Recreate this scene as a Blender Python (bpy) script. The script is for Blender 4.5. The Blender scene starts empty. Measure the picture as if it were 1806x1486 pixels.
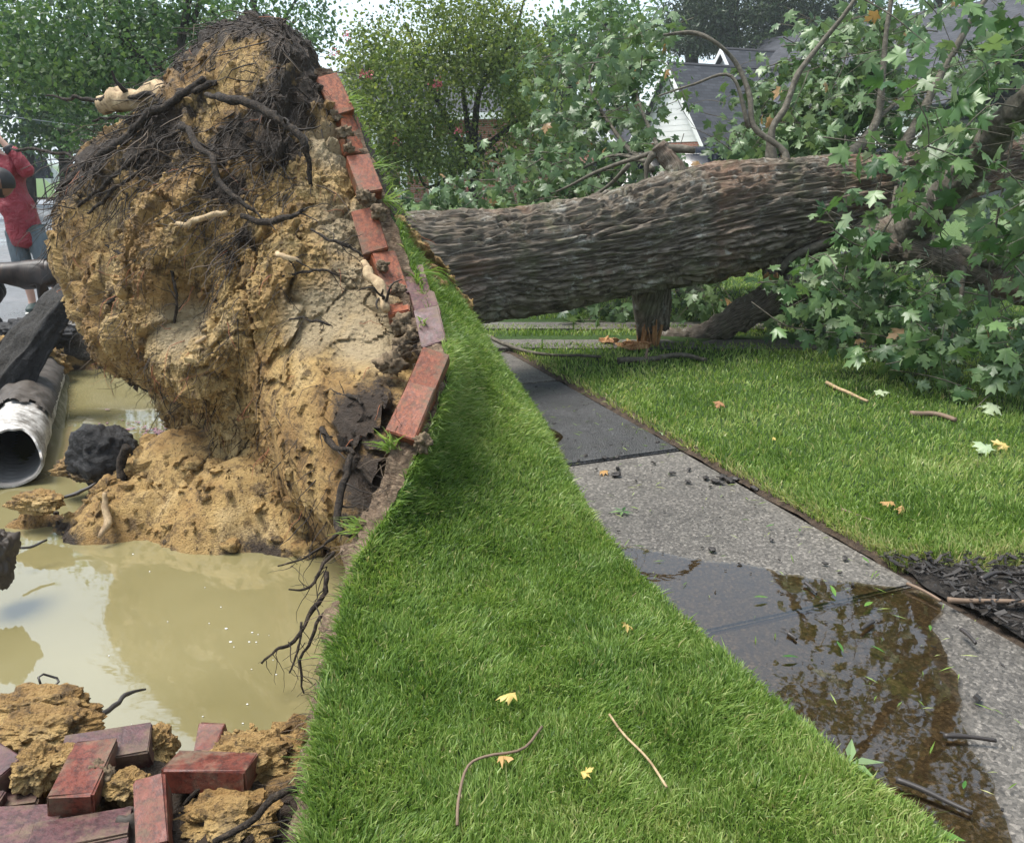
import bpy, bmesh, math, random
import numpy as np
from mathutils import Vector, Matrix

# ------------------------------------------------------------------ camera, sky, sun, exposure
scene = bpy.context.scene
col = scene.collection
FPX, CAM_H = 1490.0, 1.40
PITCH = math.atan((743 - 285) / FPX)
cd = bpy.data.cameras.new("camera")
cd.sensor_fit = 'HORIZONTAL'; cd.sensor_width = 36.0; cd.lens = 36.0 * FPX / 1806.0
cd.clip_start = 0.05; cd.clip_end = 3000
cam = bpy.data.objects.new("camera", cd); col.objects.link(cam)
cam.location = (0, 0, CAM_H); cam.rotation_euler = (math.pi / 2 - PITCH, 0, 0)
scene.camera = cam

SUN_EL, SUN_AZ = 68.0, -80.0          # azimuth: degrees clockwise from +Y
world = bpy.data.worlds.new("World"); scene.world = world; world.use_nodes = True
wn = world.node_tree.nodes; wl = world.node_tree.links
bg = wn["Background"]
sky = wn.new("ShaderNodeTexSky"); sky.sky_type = 'NISHITA'; sky.sun_disc = False
sky.sun_elevation = math.radians(SUN_EL); sky.sun_rotation = math.radians(SUN_AZ)
sky.air_density = 1.0; sky.dust_density = 1.5; sky.ozone_density = 1.0
hs = wn.new("ShaderNodeHueSaturation"); hs.inputs["Saturation"].default_value = 0.75; hs.inputs["Value"].default_value = 1.0
wl.new(sky.outputs[0], hs.inputs["Color"])
deck = wn.new("ShaderNodeMix"); deck.data_type = 'RGBA'; deck.inputs[0].default_value = 0.6      # even cloud deck over the clear sky
deck.inputs[7].default_value = (2.0, 2.35, 2.55, 1); wl.new(hs.outputs[0], deck.inputs[6]); wl.new(deck.outputs[2], bg.inputs["Color"])
bg.inputs["Strength"].default_value = 0.092

sd = bpy.data.lights.new("sun", 'SUN'); sd.energy = 1.5; sd.angle = math.radians(28); sd.color = (1.0, 0.96, 0.9)
sun = bpy.data.objects.new("sun", sd); col.objects.link(sun)
sun.rotation_euler = (math.radians(90 - SUN_EL), 0, math.radians(180 - SUN_AZ))
scene.view_settings.view_transform = 'Standard'; scene.view_settings.look = 'None'
scene.view_settings.gamma = 1.0; scene.view_settings.use_curve_mapping = False
scene.view_settings.exposure = 2.25
scene.render.engine = 'CYCLES'
scene.cycles.use_denoising = True
scene.cycles.max_bounces = 6; scene.cycles.diffuse_bounces = 3; scene.cycles.glossy_bounces = 3
scene.cycles.transmission_bounces = 4; scene.cycles.transparent_max_bounces = 8

rng = np.random.default_rng(7)
random.seed(7)

# ------------------------------------------------------------------ helpers
CP, SP = math.cos(PITCH), math.sin(PITCH)
def at(px, py, Y):
    """world point seen at photo pixel (px,py), Y metres ahead"""
    x = (px - 903) / FPX; y = (743 - py) / FPX
    d = np.array([x, CP + y * SP, -SP + y * CP])
    return np.array([0, 0, CAM_H]) + d * (Y / d[1])
def gnd(px, py, z=0.0):
    x = (px - 903) / FPX; y = (743 - py) / FPX
    d = np.array([x, CP + y * SP, -SP + y * CP])
    return np.array([0, 0, CAM_H]) + d * ((z - CAM_H) / d[2])
def scale_at(Y, py=500):     # metres per photo pixel
    p = at(903, py, Y)
    return (Y * CP + (CAM_H - p[2]) * SP) / FPX

_perm = np.random.default_rng(3).permutation(256); _perm = np.concatenate([_perm, _perm, _perm])
_grad = np.random.default_rng(4).normal(size=(256, 3)); _grad /= np.linalg.norm(_grad, axis=1)[:, None]
def perlin(p):
    p = np.asarray(p, float)
    i = np.floor(p).astype(int); f = p - i; i &= 255
    u = f * f * f * (f * (f * 6 - 15) + 10)
    def g(dx, dy, dz):
        h = _perm[_perm[_perm[i[:, 0] + dx] + i[:, 1] + dy] + i[:, 2] + dz] & 255
        return (_grad[h] * (f - np.array([dx, dy, dz]))).sum(1)
    def lerp(a, b, t): return a + (b - a) * t
    x00 = lerp(g(0,0,0), g(1,0,0), u[:,0]); x10 = lerp(g(0,1,0), g(1,1,0), u[:,0])
    x01 = lerp(g(0,0,1), g(1,0,1), u[:,0]); x11 = lerp(g(0,1,1), g(1,1,1), u[:,0])
    return lerp(lerp(x00, x10, u[:,1]), lerp(x01, x11, u[:,1]), u[:,2]) * 1.5
def fbm(p, oct=4, lac=2.0, gain=0.5):
    p = np.asarray(p, float); s = np.zeros(len(p)); a = 1.0
    for k in range(oct):
        s += a * perlin(p * lac ** k + 17.3 * k); a *= gain
    return s
def ridged(p, oct=3):
    s = np.zeros(len(p)); a = 1.0
    for k in range(oct):
        s += a * (1 - 2 * np.abs(perlin(p * 2.0 ** k + 9.1 * k))); a *= 0.5
    return s
def cells(p):
    """distance to nearest and second nearest feature point, cell value"""
    p = np.asarray(p, float); i = np.floor(p).astype(int)
    d1 = np.full(len(p), 9.0); d2 = np.full(len(p), 9.0); cv = np.zeros(len(p))
    for dx in (-1, 0, 1):
        for dy in (-1, 0, 1):
            for dz in (-1, 0, 1):
                q = i + np.array([dx, dy, dz]); w = q & 255
                h = _perm[_perm[_perm[w[:, 0]] + w[:, 1]] + w[:, 2]] & 255
                c = q + 0.5 + 0.45 * _grad[h]
                d = np.linalg.norm(p - c, axis=1)
                n = d < d1
                d2 = np.where(n, d1, np.minimum(d2, d)); cv = np.where(n, h / 255.0, cv); d1 = np.where(n, d, d1)
    return d1, d2, cv

def make_mesh(name, verts, faces, mats=None, smooth=True, tint=None, attrs=None, fmat=None):
    """faces: list of lists or (n,3)/(n,4) int array or list of such arrays"""
    me = bpy.data.meshes.new(name)
    verts = np.asarray(verts, np.float32)
    if isinstance(faces, np.ndarray): faces = [faces]
    if len(faces) and isinstance(faces[0], np.ndarray) and faces[0].ndim == 2:
        loops = np.concatenate([f.ravel() for f in faces]); sizes = np.concatenate([np.full(len(f), f.shape[1]) for f in faces])
    else:
        loops = np.array([i for f in faces for i in f]); sizes = np.array([len(f) for f in faces])
    starts = np.concatenate([[0], np.cumsum(sizes)[:-1]])
    me.vertices.add(len(verts)); me.vertices.foreach_set("co", verts.ravel())
    me.loops.add(len(loops)); me.loops.foreach_set("vertex_index", loops.astype(np.int32))
    me.polygons.add(len(sizes)); me.polygons.foreach_set("loop_start", starts.astype(np.int32))
    me.update(calc_edges=True)
    me.polygons.foreach_set("use_smooth", np.full(len(sizes), bool(smooth)))
    for m in (mats if isinstance(mats, (list, tuple)) else [mats]):
        if m: me.materials.append(m)
    if fmat is not None: me.polygons.foreach_set("material_index", np.asarray(fmat, np.int32))
    A = dict(attrs or {})
    if tint is not None: A["tint"] = tint
    for k, v in A.items():
        a = me.attributes.new(k, 'FLOAT', 'POINT'); a.data.foreach_set("value", np.asarray(v, np.float32))
    me.validate(); me.update()
    return me
def link(name, me, parent=None, loc=None):
    o = bpy.data.objects.new(name, me); col.objects.link(o)
    if parent: o.parent = parent
    if loc is not None: o.location = loc
    return o
def obj(name, verts, faces, mats, parent=None, **kw):
    if parent is not None and parent.type == 'EMPTY' and parent.location.length > 0:
        verts = np.asarray(verts) - np.array(parent.location)
    return link(name, make_mesh(name, verts, faces, mats, **kw), parent)
def empty(name, loc):
    o = bpy.data.objects.new(name, None); col.objects.link(o); o.location = [float(v) for v in loc]; o.empty_display_size = 0.1
    return o
def tag(o, label=None, cat=None, group=None, kind=None):
    if label: o["label"] = label
    if cat: o["category"] = cat
    if group: o["group"] = group
    if kind: o["kind"] = kind
    return o

def resample(pts, n):
    """Catmull-Rom through the points (any columns)"""
    pts = np.asarray(pts, float); m = len(pts)
    if m == 2:
        t = np.linspace(0, 1, n)[:, None]; return pts[0] * (1 - t) + pts[1] * t
    P = np.vstack([2 * pts[0] - pts[1], pts, 2 * pts[-1] - pts[-2]])
    t = np.linspace(0, m - 1 - 1e-9, n); i = t.astype(int); f = (t - i)[:, None]
    a, b, c, d = P[i], P[i + 1], P[i + 2], P[i + 3]
    return 0.5 * (2 * b + (c - a) * f + (2 * a - 5 * b + 4 * c - d) * f ** 2 + (3 * b - a - 3 * c + d) * f ** 3)
def frames(path):
    t = np.gradient(path, axis=0); t /= np.linalg.norm(t, axis=1)[:, None] + 1e-12
    up = np.array([0, 0, 1.0]) if abs(t[0, 2]) < 0.9 else np.array([1.0, 0, 0])
    u = np.cross(up, t[0]); u /= np.linalg.norm(u); U = [u]
    for k in range(1, len(path)):
        u = U[-1] - t[k] * (U[-1] @ t[k]); u /= np.linalg.norm(u); U.append(u)
    U = np.array(U); V = np.cross(t, U)
    return t, U, V
def tube(path, rad, seg=6, cap=True):
    path = np.asarray(path, float); n = len(path); rad = np.broadcast_to(rad, n)
    t, U, V = frames(path)
    a = np.arange(seg) * 2 * math.pi / seg
    ring = U[:, None, :] * np.cos(a)[None, :, None] + V[:, None, :] * np.sin(a)[None, :, None]
    v = (path[:, None, :] + ring * rad[:, None, None]).reshape(-1, 3)
    i = np.arange(n - 1)[:, None] * seg; j = np.arange(seg)[None, :]; k = (j + 1) % seg
    f = np.stack([i + j, i + k, i + seg + k, i + seg + j], -1).reshape(-1, 4)
    if cap:
        v = np.vstack([v, path[0], path[-1]]); c0, c1 = n * seg, n * seg + 1
        j = np.arange(seg); k = (j + 1) % seg
        tr = np.concatenate([np.stack([k, j, np.full(seg, c0)], 1), np.stack([(n-1)*seg + j, (n-1)*seg + k, np.full(seg, c1)], 1)])
        return v, [f, tr]
    return v, [f]
class Batch:
    def __init__(s): s.v = []; s.q = []; s.t = []; s.n = 0; s.tint = []
    def add(s, v, fs, tint=0.5):
        for f in fs:
            f = np.asarray(f)
            (s.q if f.shape[1] == 4 else s.t).append(f + s.n)
        s.v.append(v); s.n += len(v); s.tint.append(np.broadcast_to(np.asarray(tint, float), len(v)))
    def build(s, name, mats, parent=None, **kw):
        fs = []
        if s.q: fs.append(np.concatenate(s.q))
        if s.t: fs.append(np.concatenate(s.t))
        return obj(name, np.concatenate(s.v), fs, mats, parent, tint=np.concatenate(s.tint), **kw)
def box(c, size, R=None):
    s = np.asarray(size) / 2.0
    v = np.array([[x, y, z] for x in (-1, 1) for y in (-1, 1) for z in (-1, 1)]) * s
    if R is not None: v = v @ np.asarray(R).T
    f = np.array([[0,1,3,2],[4,6,7,5],[0,4,5,1],[2,3,7,6],[0,2,6,4],[1,5,7,3]])
    return v + np.asarray(c), [f]
def rotz(a): return np.array([[math.cos(a), -math.sin(a), 0], [math.sin(a), math.cos(a), 0], [0, 0, 1]])
def euler(a, b, c): return np.array(Matrix.Rotation(c, 3, 'Z') @ Matrix.Rotation(b, 3, 'Y') @ Matrix.Rotation(a, 3, 'X'))
def grid_faces(nr, nc):
    i = np.arange(nr - 1)[:, None] * nc; j = np.arange(nc - 1)[None, :]
    return np.stack([i + j, i + j + 1, i + nc + j + 1, i + nc + j], -1).reshape(-1, 4)
def mesh_normals(v, f):
    n = np.zeros_like(v); a, b, c = v[f[:, 0]], v[f[:, 1]], v[f[:, 2]]
    fn = np.cross(b - a, c - a)
    for k in range(f.shape[1]): np.add.at(n, f[:, k], fn)
    return n / (np.linalg.norm(n, axis=1)[:, None] + 1e-12)

# ------------------------------------------------------------------ materials
class NT:
    def __init__(s, name):
        s.m = bpy.data.materials.new(name); s.m.use_nodes = True
        s.n = s.m.node_tree.nodes; s.l = s.m.node_tree.links
        s.b = s.n["Principled BSDF"]; s.out = s.n["Material Output"]
    def coord(s, kind="Object"): return s.n.new("ShaderNodeTexCoord").outputs[kind]
    def mapping(s, src, scale):
        m = s.n.new("ShaderNodeMapping"); s.l.new(src, m.inputs[0]); m.inputs["Scale"].default_value = scale; return m.outputs[0]
    def noise(s, vec, scale, detail=4, rough=0.55, dist=0.0):
        t = s.n.new("ShaderNodeTexNoise"); s.l.new(vec, t.inputs["Vector"]); t.inputs["Scale"].default_value = scale
        t.inputs["Detail"].default_value = detail; t.inputs["Roughness"].default_value = rough; t.inputs["Distortion"].default_value = dist
        return t.outputs[0]
    def voronoi(s, vec, scale, out="Distance", feature='F1'):
        t = s.n.new("ShaderNodeTexVoronoi"); t.feature = feature; s.l.new(vec, t.inputs["Vector"]); t.inputs["Scale"].default_value = scale
        return t.outputs[out]
    def ramp(s, fac, stops, interp='LINEAR'):
        r = s.n.new("ShaderNodeValToRGB"); s.l.new(fac, r.inputs[0]); e = r.color_ramp.elements; r.color_ramp.interpolation = interp
        while len(e) < len(stops): e.new(0.5)
        for k, (p, c) in enumerate(stops):
            e[k].position = p; e[k].color = (c, c, c, 1) if isinstance(c, (int, float)) else (*c, 1)
        return r.outputs[0]
    def mix(s, fac, a, b, mode='MIX'):
        m = s.n.new("ShaderNodeMix"); m.data_type = 'RGBA'; m.blend_type = mode
        for sock, v in ((m.inputs[0], fac), (m.inputs[6], a), (m.inputs[7], b)):
            if isinstance(v, (int, float)): sock.default_value = v if sock.type == 'VALUE' else (v, v, v, 1)
            elif isinstance(v, tuple): sock.default_value = (*v, 1)
            else: s.l.new(v, sock)
        return m.outputs[2]
    def math(s, op, a, b=0.0):
        m = s.n.new("ShaderNodeMath"); m.operation = op
        for k, v in enumerate((a, b)):
            if isinstance(v, (int, float)): m.inputs[k].default_value = v
            else: s.l.new(v, m.inputs[k])
        return m.outputs[0]
    def attr(s, name):
        a = s.n.new("ShaderNodeAttribute"); a.attribute_name = name; return a.outputs["Fac"]
    def rand(s): return s.n.new("ShaderNodeObjectInfo").outputs["Random"]
    def bump(s, h, strength=0.5, dist=0.01):
        b = s.n.new("ShaderNodeBump"); b.inputs["Strength"].default_value = strength; b.inputs["Distance"].default_value = dist
        s.l.new(h, b.inputs["Height"]); s.l.new(b.outputs[0], s.b.inputs["Normal"]); return b.outputs[0]
    def color(s, c):
        if isinstance(c, tuple): s.b.inputs["Base Color"].default_value = (*c, 1)
        else: s.l.new(c, s.b.inputs["Base Color"])
    def set(s, rough=0.7, metal=0.0, spec=0.5):
        if isinstance(rough, (int, float)): s.b.inputs["Roughness"].default_value = rough
        else: s.l.new(rough, s.b.inputs["Roughness"])
        s.b.inputs["Metallic"].default_value = metal; s.b.inputs["Specular IOR Level"].default_value = spec
        return s.m

def plain(name, c, rough=0.6, metal=0.0, spec=0.5, var=0.15, scale=20):
    t = NT(name); n = t.noise(t.coord(), scale, 4)
    a = tuple(max(0, x * (1 - var)) for x in c); b = tuple(min(1, x * (1 + var)) for x in c)
    t.color(t.mix(n, a, b)); return t.set(rough, metal, spec)

def leaf_mat(name, stops, trans=0.35, rough=0.45, obj_random=False, spec=0.4):
    t = NT(name)
    fac = t.rand() if obj_random else t.attr("tint")
    c = t.ramp(fac, stops)
    n = t.noise(t.coord(), 25 if obj_random else 3.0, 2)
    c = t.mix(0.35, c, t.mix(n, (0.35, 0.4, 0.35), (1.0, 1.0, 0.9)), 'MULTIPLY')
    t.color(c); t.set(rough, 0, spec)
    tr = t.n.new("ShaderNodeBsdfTranslucent"); t.l.new(t.mix(0.5, c, (1.0, 1.0, 0.35), 'MULTIPLY'), tr.inputs[0])
    mx = t.n.new("ShaderNodeMixShader"); mx.inputs[0].default_value = trans
    t.l.new(t.b.outputs[0], mx.inputs[1]); t.l.new(tr.outputs[0], mx.inputs[2]); t.l.new(mx.outputs[0], t.out.inputs[0])
    return t.m

M = {}
def build_materials():
    # soil of the root plate
    t = NT("clay"); co = t.coord()
    a = t.noise(co, 3.0, 6, 0.6); b = t.noise(co, 14, 5, 0.65); c = t.noise(co, 60, 4, 0.7)
    clay = t.ramp(a, [(0.28, (0.15, 0.078, 0.024)), (0.42, (0.33, 0.195, 0.066)), (0.56, (0.49, 0.325, 0.125)), (0.72, (0.60, 0.445, 0.225))])
    clay = t.mix(t.ramp(b, [(0.36, 0.75), (0.46, 0.0)]), clay, (0.10, 0.058, 0.022))
    clay = t.mix(t.ramp(c, [(0.34, 0.85), (0.43, 0.0)]), clay, (0.05, 0.03, 0.013))
    stk = t.noise(t.mapping(co, (9, 9, 1.6)), 2.0, 6, 0.7, 0.6)
    clay = t.mix(t.ramp(stk, [(0.52, 0.0), (0.66, 0.8)]), clay, (0.075, 0.045, 0.020))
    dark = t.mix(t.noise(co, 30, 5, 0.7), (0.018, 0.013, 0.009), (0.075, 0.05, 0.032))
    dk = t.math('ADD', t.attr("dark"), t.math('MULTIPLY', t.math('SUBTRACT', t.noise(co, 6, 6, 0.7), 0.5), 1.3))
    pale = t.mix(t.ramp(c, [(0.32, 0.0), (0.46, 1.0)]), (0.16, 0.115, 0.065), t.mix(b, (0.50, 0.395, 0.24), (0.36, 0.27, 0.15)))
    colr = t.mix(t.ramp(t.attr("pale"), [(0.3, 0), (0.7, 1)]), clay, pale)
    colr = t.mix(t.ramp(dk, [(0.4, 0), (0.6, 1)]), colr, dark)
    t.color(colr)
    t.bump(t.math('ADD', t.noise(co, 45, 6, 0.7), t.math('MULTIPLY', t.noise(co, 160, 3, 0.6), 0.5)), 1.0, 0.03)
    M["clay"] = t.set(t.ramp(b, [(0.3, 0.45), (0.7, 0.9)]), 0, 0.35)
    # dark top soil / sod edge
    t = NT("topsoil"); co = t.coord(); n = t.noise(co, 25, 6, 0.7)
    t.color(t.ramp(n, [(0.3, (0.018, 0.013, 0.01)), (0.55, (0.06, 0.042, 0.028)), (0.75, (0.12, 0.085, 0.055))]))
    t.bump(t.noise(co, 70, 5, 0.7), 0.9, 0.015); M["topsoil"] = t.set(0.85, 0, 0.3)
    t = NT("sod_root_mat"); co = t.mapping(t.coord(), (1, 1, 3)); n = t.noise(co, 30, 6, 0.7, 1.5)
    t.color(t.ramp(n, [(0.28, (0.035, 0.022, 0.015)), (0.5, (0.15, 0.105, 0.07)), (0.72, (0.34, 0.255, 0.17))]))
    t.bump(n, 1.0, 0.015); M["sod"] = t.set(0.9, 0, 0.2)
    # grass ground under blades
    t = NT("turf_ground"); co = t.coord(); n = t.noise(co, 40, 4, 0.7)
    t.color(t.ramp(n, [(0.35, (0.012, 0.022, 0.006)), (0.6, (0.035, 0.07, 0.014)), (0.8, (0.10, 0.10, 0.04))])); t.bump(n, 0.8, 0.01)
    M["turf"] = t.set(0.9, 0, 0.2)
    t = NT("far_grass"); co = t.coord(); n = t.noise(co, 14, 6, 0.7)
    t.color(t.ramp(n, [(0.3, (0.045, 0.085, 0.022)), (0.7, (0.10, 0.155, 0.05))])); t.bump(n, 0.8, 0.03)
    M["far_grass"] = t.set(0.9, 0, 0.2)
    M["blade"] = leaf_mat("grass_blade", [(0.0, (0.045, 0.11, 0.016)), (0.4, (0.17, 0.285, 0.055)), (0.7, (0.32, 0.44, 0.12)), (0.9, (0.46, 0.52, 0.20)), (1.0, (0.50, 0.43, 0.22))], 0.45, 0.4)
    # concrete
    t = NT("concrete"); co = t.coord("Generated"); co = t.coord()
    sp = t.mix(0.5, t.voronoi(co, 110, "Color"), t.noise(co, 130, 2, 0.8)); big = t.noise(co, 2.2, 6, 0.7)
    base = t.ramp(big, [(0.3, (0.085, 0.076, 0.065)), (0.7, (0.15, 0.137, 0.118))])
    spk = t.ramp(sp, [(0.2, 0.35), (0.45, 0.85), (0.6, 1.2), (0.8, 2.6)])
    st_ = t.ramp(t.noise(co, 1.1, 6, 0.75), [(0.42, 1.0), (0.60, 0.62)]); st2 = t.ramp(t.noise(co, 9, 5, 0.8), [(0.35, 0.75), (0.5, 1.0)])
    t.color(t.mix(1.0, t.mix(1.0, t.mix(1.0, base, spk, 'MULTIPLY'), st_, 'MULTIPLY'), st2, 'MULTIPLY')); t.bump(t.noise(co, 220, 3, 0.6), 0.5, 0.004)
    M["concrete"] = t.set(t.ramp(big, [(0.35, 0.35), (0.65, 0.75)]), 0, 0.4)
    t = NT("asphalt_patch"); co = t.coord(); sp = t.voronoi(co, 120, "Color"); big = t.noise(co, 3, 5, 0.6)
    t.color(t.mix(1.0, t.ramp(big, [(0.3, (0.02, 0.02, 0.021)), (0.7, (0.05, 0.05, 0.05))]), t.ramp(sp, [(0, 0.5), (0.8, 1.2), (1, 3.2)]), 'MULTIPLY'))
    t.bump(t.voronoi(co, 120), 0.9, 0.008); M["asphalt"] = t.set(t.ramp(big, [(0.4, 0.3), (0.6, 0.7)]), 0, 0.5)
    t = NT("street"); co = t.coord(); big = t.noise(co, 0.8, 6, 0.65); sp = t.noise(co, 90, 3, 0.7)
    t.color(t.mix(sp, t.ramp(big, [(0.3, (0.07, 0.07, 0.075)), (0.7, (0.13, 0.13, 0.137))]), (0.18, 0.18, 0.185))); t.bump(sp, 0.4, 0.004)
    M["street"] = t.set(t.ramp(big, [(0.4, 0.18), (0.62, 0.6)]), 0, 0.5)
    t = NT("black_asphalt"); co = t.coord(); n = t.noise(co, 40, 5, 0.7)
    t.color(t.ramp(n, [(0.3, (0.004, 0.004, 0.005)), (0.6, (0.015, 0.014, 0.014)), (0.8, (0.06, 0.055, 0.05))])); t.bump(n, 1.0, 0.02)
    M["black_asphalt"] = t.set(0.6, 0, 0.4)
    t = NT("worn_asphalt_top"); co = t.coord(); n = t.noise(co, 60, 5, 0.7)
    t.color(t.ramp(n, [(0.3, (0.006, 0.0055, 0.005)), (0.7, (0.045, 0.04, 0.034))])); t.bump(n, 1.0, 0.012); M["worn_top"] = t.set(0.8, 0, 0.3)
    # brick
    for nm, lo, hi, dusty in (("brick_dark", (0.085, 0.018, 0.011), (0.20, 0.048, 0.025), .3), ("brick", (0.17, 0.038, 0.015), (0.38, 0.112, 0.042), 0.25), ("brick_purple", (0.055, 0.018, 0.020), (0.125, 0.048, 0.048), 0.5)):
        t = NT(nm); co = t.coord(); n = t.noise(co, 18, 5, 0.65); r = t.rand()
        c = t.mix(t.math('ADD', t.math('MULTIPLY', n, 0.6), t.math('MULTIPLY', r, 0.4)), lo, hi)
        dirt = t.ramp(t.noise(co, 9, 6, 0.75), [(0.46, 0.0), (0.62, 0.9)])
        c = t.mix(t.ramp(t.noise(co, 45, 5, 0.75), [(0.40, 0.75), (0.55, 0.0)]), c, tuple(x * .35 for x in lo)); c = t.mix(t.ramp(t.noise(co, 26, 4, 0.7), [(0.58, 0.0), (0.72, 0.30)]), c, tuple(min(1, x * 1.3 + .03) for x in hi)); c = t.mix(dirt, c, t.mix(t.noise(co, 60, 4, 0.7), (0.05, 0.035, 0.025), (0.20, 0.14, 0.085))); c = t.mix(t.ramp(t.noise(co, 130, 3, 0.6), [(0.3, 0.6), (0.42, 0)]), c, (0.05, 0.02, 0.015))
        t.color(c); t.bump(t.noise(co, 120, 5, 0.7), 0.5, 0.004); M[nm] = t.set(t.ramp(n, [(0.3, 0.35), (0.7, 0.75)]), 0, 0.4)
    t = NT("mortar"); co = t.coord(); n = t.noise(co, 30, 5, 0.7)
    t.color(t.ramp(n, [(0.3, (0.05, 0.036, 0.024)), (0.7, (0.23, 0.17, 0.105))])); t.bump(n, 1.0, 0.01); M["mortar"] = t.set(0.9, 0, 0.2)
    # bark
    t = NT("bark"); co = t.mapping(t.coord("UV"), (1, 1, 1)); co2 = t.coord()
    n = t.noise(co, 26, 6, 0.65); m = t.noise(co2, 1.6, 4, 0.6); p = t.noise(co2, 5, 5, 0.7)
    c = t.ramp(n, [(0.28, (0.022, 0.017, 0.012)), (0.44, (0.085, 0.069, 0.052)), (0.58, (0.21, 0.175, 0.135)), (0.76, (0.38, 0.33, 0.27))])
    c = t.mix(t.ramp(m, [(0.50, 0), (0.66, 0.7)]), c, t.mix(n, (0.08, 0.038, 0.022), (0.33, 0.20, 0.135)))
    c = t.mix(t.ramp(p, [(0.52, 0), (0.70, 0.5)]), c, t.mix(n, (0.06, 0.075, 0.03), (0.21, 0.22, 0.115)))
    c = t.mix(t.ramp(t.noise(co2, 7, 6, 0.75), [(0.56, 0), (0.66, 0.75)]), c, (0.40, 0.385, 0.335))
    c = t.mix(t.ramp(t.noise(t.mapping(co2, (1.2, 1.2, 5)), 2.2, 5, 0.7), [(0.57, 0), (0.72, 0.45)]), c, (0.03, 0.024, 0.018))
    t.color(c); t.bump(t.noise(co, 70, 5, 0.7), 0.9, 0.012); M["bark"] = t.set(0.85, 0, 0.25)
    t = NT("branch_bark"); co = t.mapping(t.coord(), (1, 1, 1)); n = t.noise(co, 30, 5, 0.7)
    t.color(t.ramp(n, [(0.3, (0.045, 0.038, 0.028)), (0.55, (0.10, 0.088, 0.066)), (0.75, (0.19, 0.17, 0.13))])); t.bump(n, 0.8, 0.008); M["branch"] = t.set(0.8, 0, 0.3)
    t = NT("dark_trunk_bark"); co = t.coord(); n = t.noise(co, 8, 5, 0.7)
    t.color(t.ramp(n, [(0.3, (0.012, 0.011, 0.01)), (0.7, (0.05, 0.044, 0.036))])); M["darkbark"] = t.set(0.9, 0, 0.2)
    t = NT("root_bark"); co = t.coord(); n = t.noise(co, 60, 4, 0.7)
    t.color(t.ramp(n, [(0.35, (0.010, 0.008, 0.006)), (0.55, (0.04, 0.030, 0.022)), (0.75, (0.13, 0.095, 0.065))])); t.bump(t.noise(co, 110, 4, 0.75), 1.0, 0.012); M["root"] = t.set(0.8, 0, 0.25)
    t = NT("pale_root"); co = t.coord(); n = t.noise(co, 25, 5, 0.7)
    t.color(t.ramp(n, [(0.3, (0.16, 0.10, 0.055)), (0.6, (0.42, 0.31, 0.18)), (0.8, (0.6, 0.5, 0.34))])); t.bump(n, 0.8, 0.008); M["pale_root"] = t.set(0.8, 0, 0.3)
    t = NT("fine_root"); t.color(t.ramp(t.attr("tint"), [(0.0, (0.012, 0.009, 0.007)), (0.6, (0.045, 0.033, 0.024)), (0.9, (0.14, 0.10, 0.065)), (1.0, (0.33, 0.10, 0.04))])); M["fine_root"] = t.set(0.7, 0, 0.3)
    t = NT("fresh_wood"); co = t.mapping(t.coord(), (8, 8, 1)); n = t.noise(co, 8, 5, 0.7)
    t.color(t.ramp(n, [(0.3, (0.13, 0.05, 0.018)), (0.5, (0.33, 0.16, 0.06)), (0.75, (0.55, 0.38, 0.20))])); t.bump(n, 0.9, 0.01); M["wood"] = t.set(0.6, 0, 0.35)
    # water
    t = NT("muddy_water"); co = t.coord(); n = t.noise(co, 1.3, 3, 0.5)
    t.color(t.ramp(n, [(0.3, (0.16, 0.14, 0.064)), (0.7, (0.21, 0.185, 0.092))])); t.bump(t.noise(t.mapping(co, (1, 2.2, 1)), 4, 3, 0.5), 0.05, 0.012)
    M["water"] = t.set(0.03, 0, 0.5); t.b.inputs["IOR"].default_value = 2.3
    t = NT("puddle_water"); co = t.coord()
    gl = t.n.new("ShaderNodeBsdfGlossy"); gl.inputs["Roughness"].default_value = 0.02
    tr = t.n.new("ShaderNodeBsdfTransparent"); tr.inputs[0].default_value = (0.66, 0.56, 0.40, 1)
    fr = t.n.new("ShaderNodeFresnel"); fr.inputs[0].default_value = 2.0
    bu = t.n.new("ShaderNodeBump"); bu.inputs["Strength"].default_value = 0.06; bu.inputs["Distance"].default_value = 0.01
    t.l.new(t.noise(co, 7, 3, 0.5), bu.inputs["Height"]); t.l.new(bu.outputs[0], gl.inputs["Normal"]); t.l.new(bu.outputs[0], fr.inputs["Normal"])
    mx = t.n.new("ShaderNodeMixShader"); t.l.new(fr.outputs[0], mx.inputs[0]); t.l.new(tr.outputs[0], mx.inputs[1]); t.l.new(gl.outputs[0], mx.inputs[2])
    t.l.new(mx.outputs[0], t.out.inputs[0]); M["puddle"] = t.m
    # foliage
    M["maple"] = leaf_mat("maple_leaf", [(0.0, (0.035, 0.075, 0.03)), (0.35, (0.095, 0.165, 0.065)), (0.7, (0.185, 0.27, 0.12)), (0.92, (0.27, 0.35, 0.21)), (1.0, (0.36, 0.22, 0.10))], 0.35, 0.35)
    M["maple_one"] = leaf_mat("maple_leaf_single", [(0.0, (0.045, 0.11, 0.035)), (0.4, (0.105, 0.205, 0.065)), (0.8, (0.19, 0.30, 0.115)), (0.97, (0.28, 0.36, 0.21)), (1.0, (0.28, 0.12, 0.06))], 0.35, 0.35, True)
    M["yellow_leaf"] = leaf_mat("fallen_yellow_leaf", [(0.0, (0.55, 0.42, 0.12)), (0.5, (0.62, 0.45, 0.20)), (1.0, (0.42, 0.24, 0.09))], 0.2, 0.5, True)
    M["brown_leaf"] = leaf_mat("fallen_brown_leaf", [(0.0, (0.25, 0.09, 0.035)), (1.0, (0.34, 0.17, 0.08))], 0.15, 0.6, True)
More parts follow.
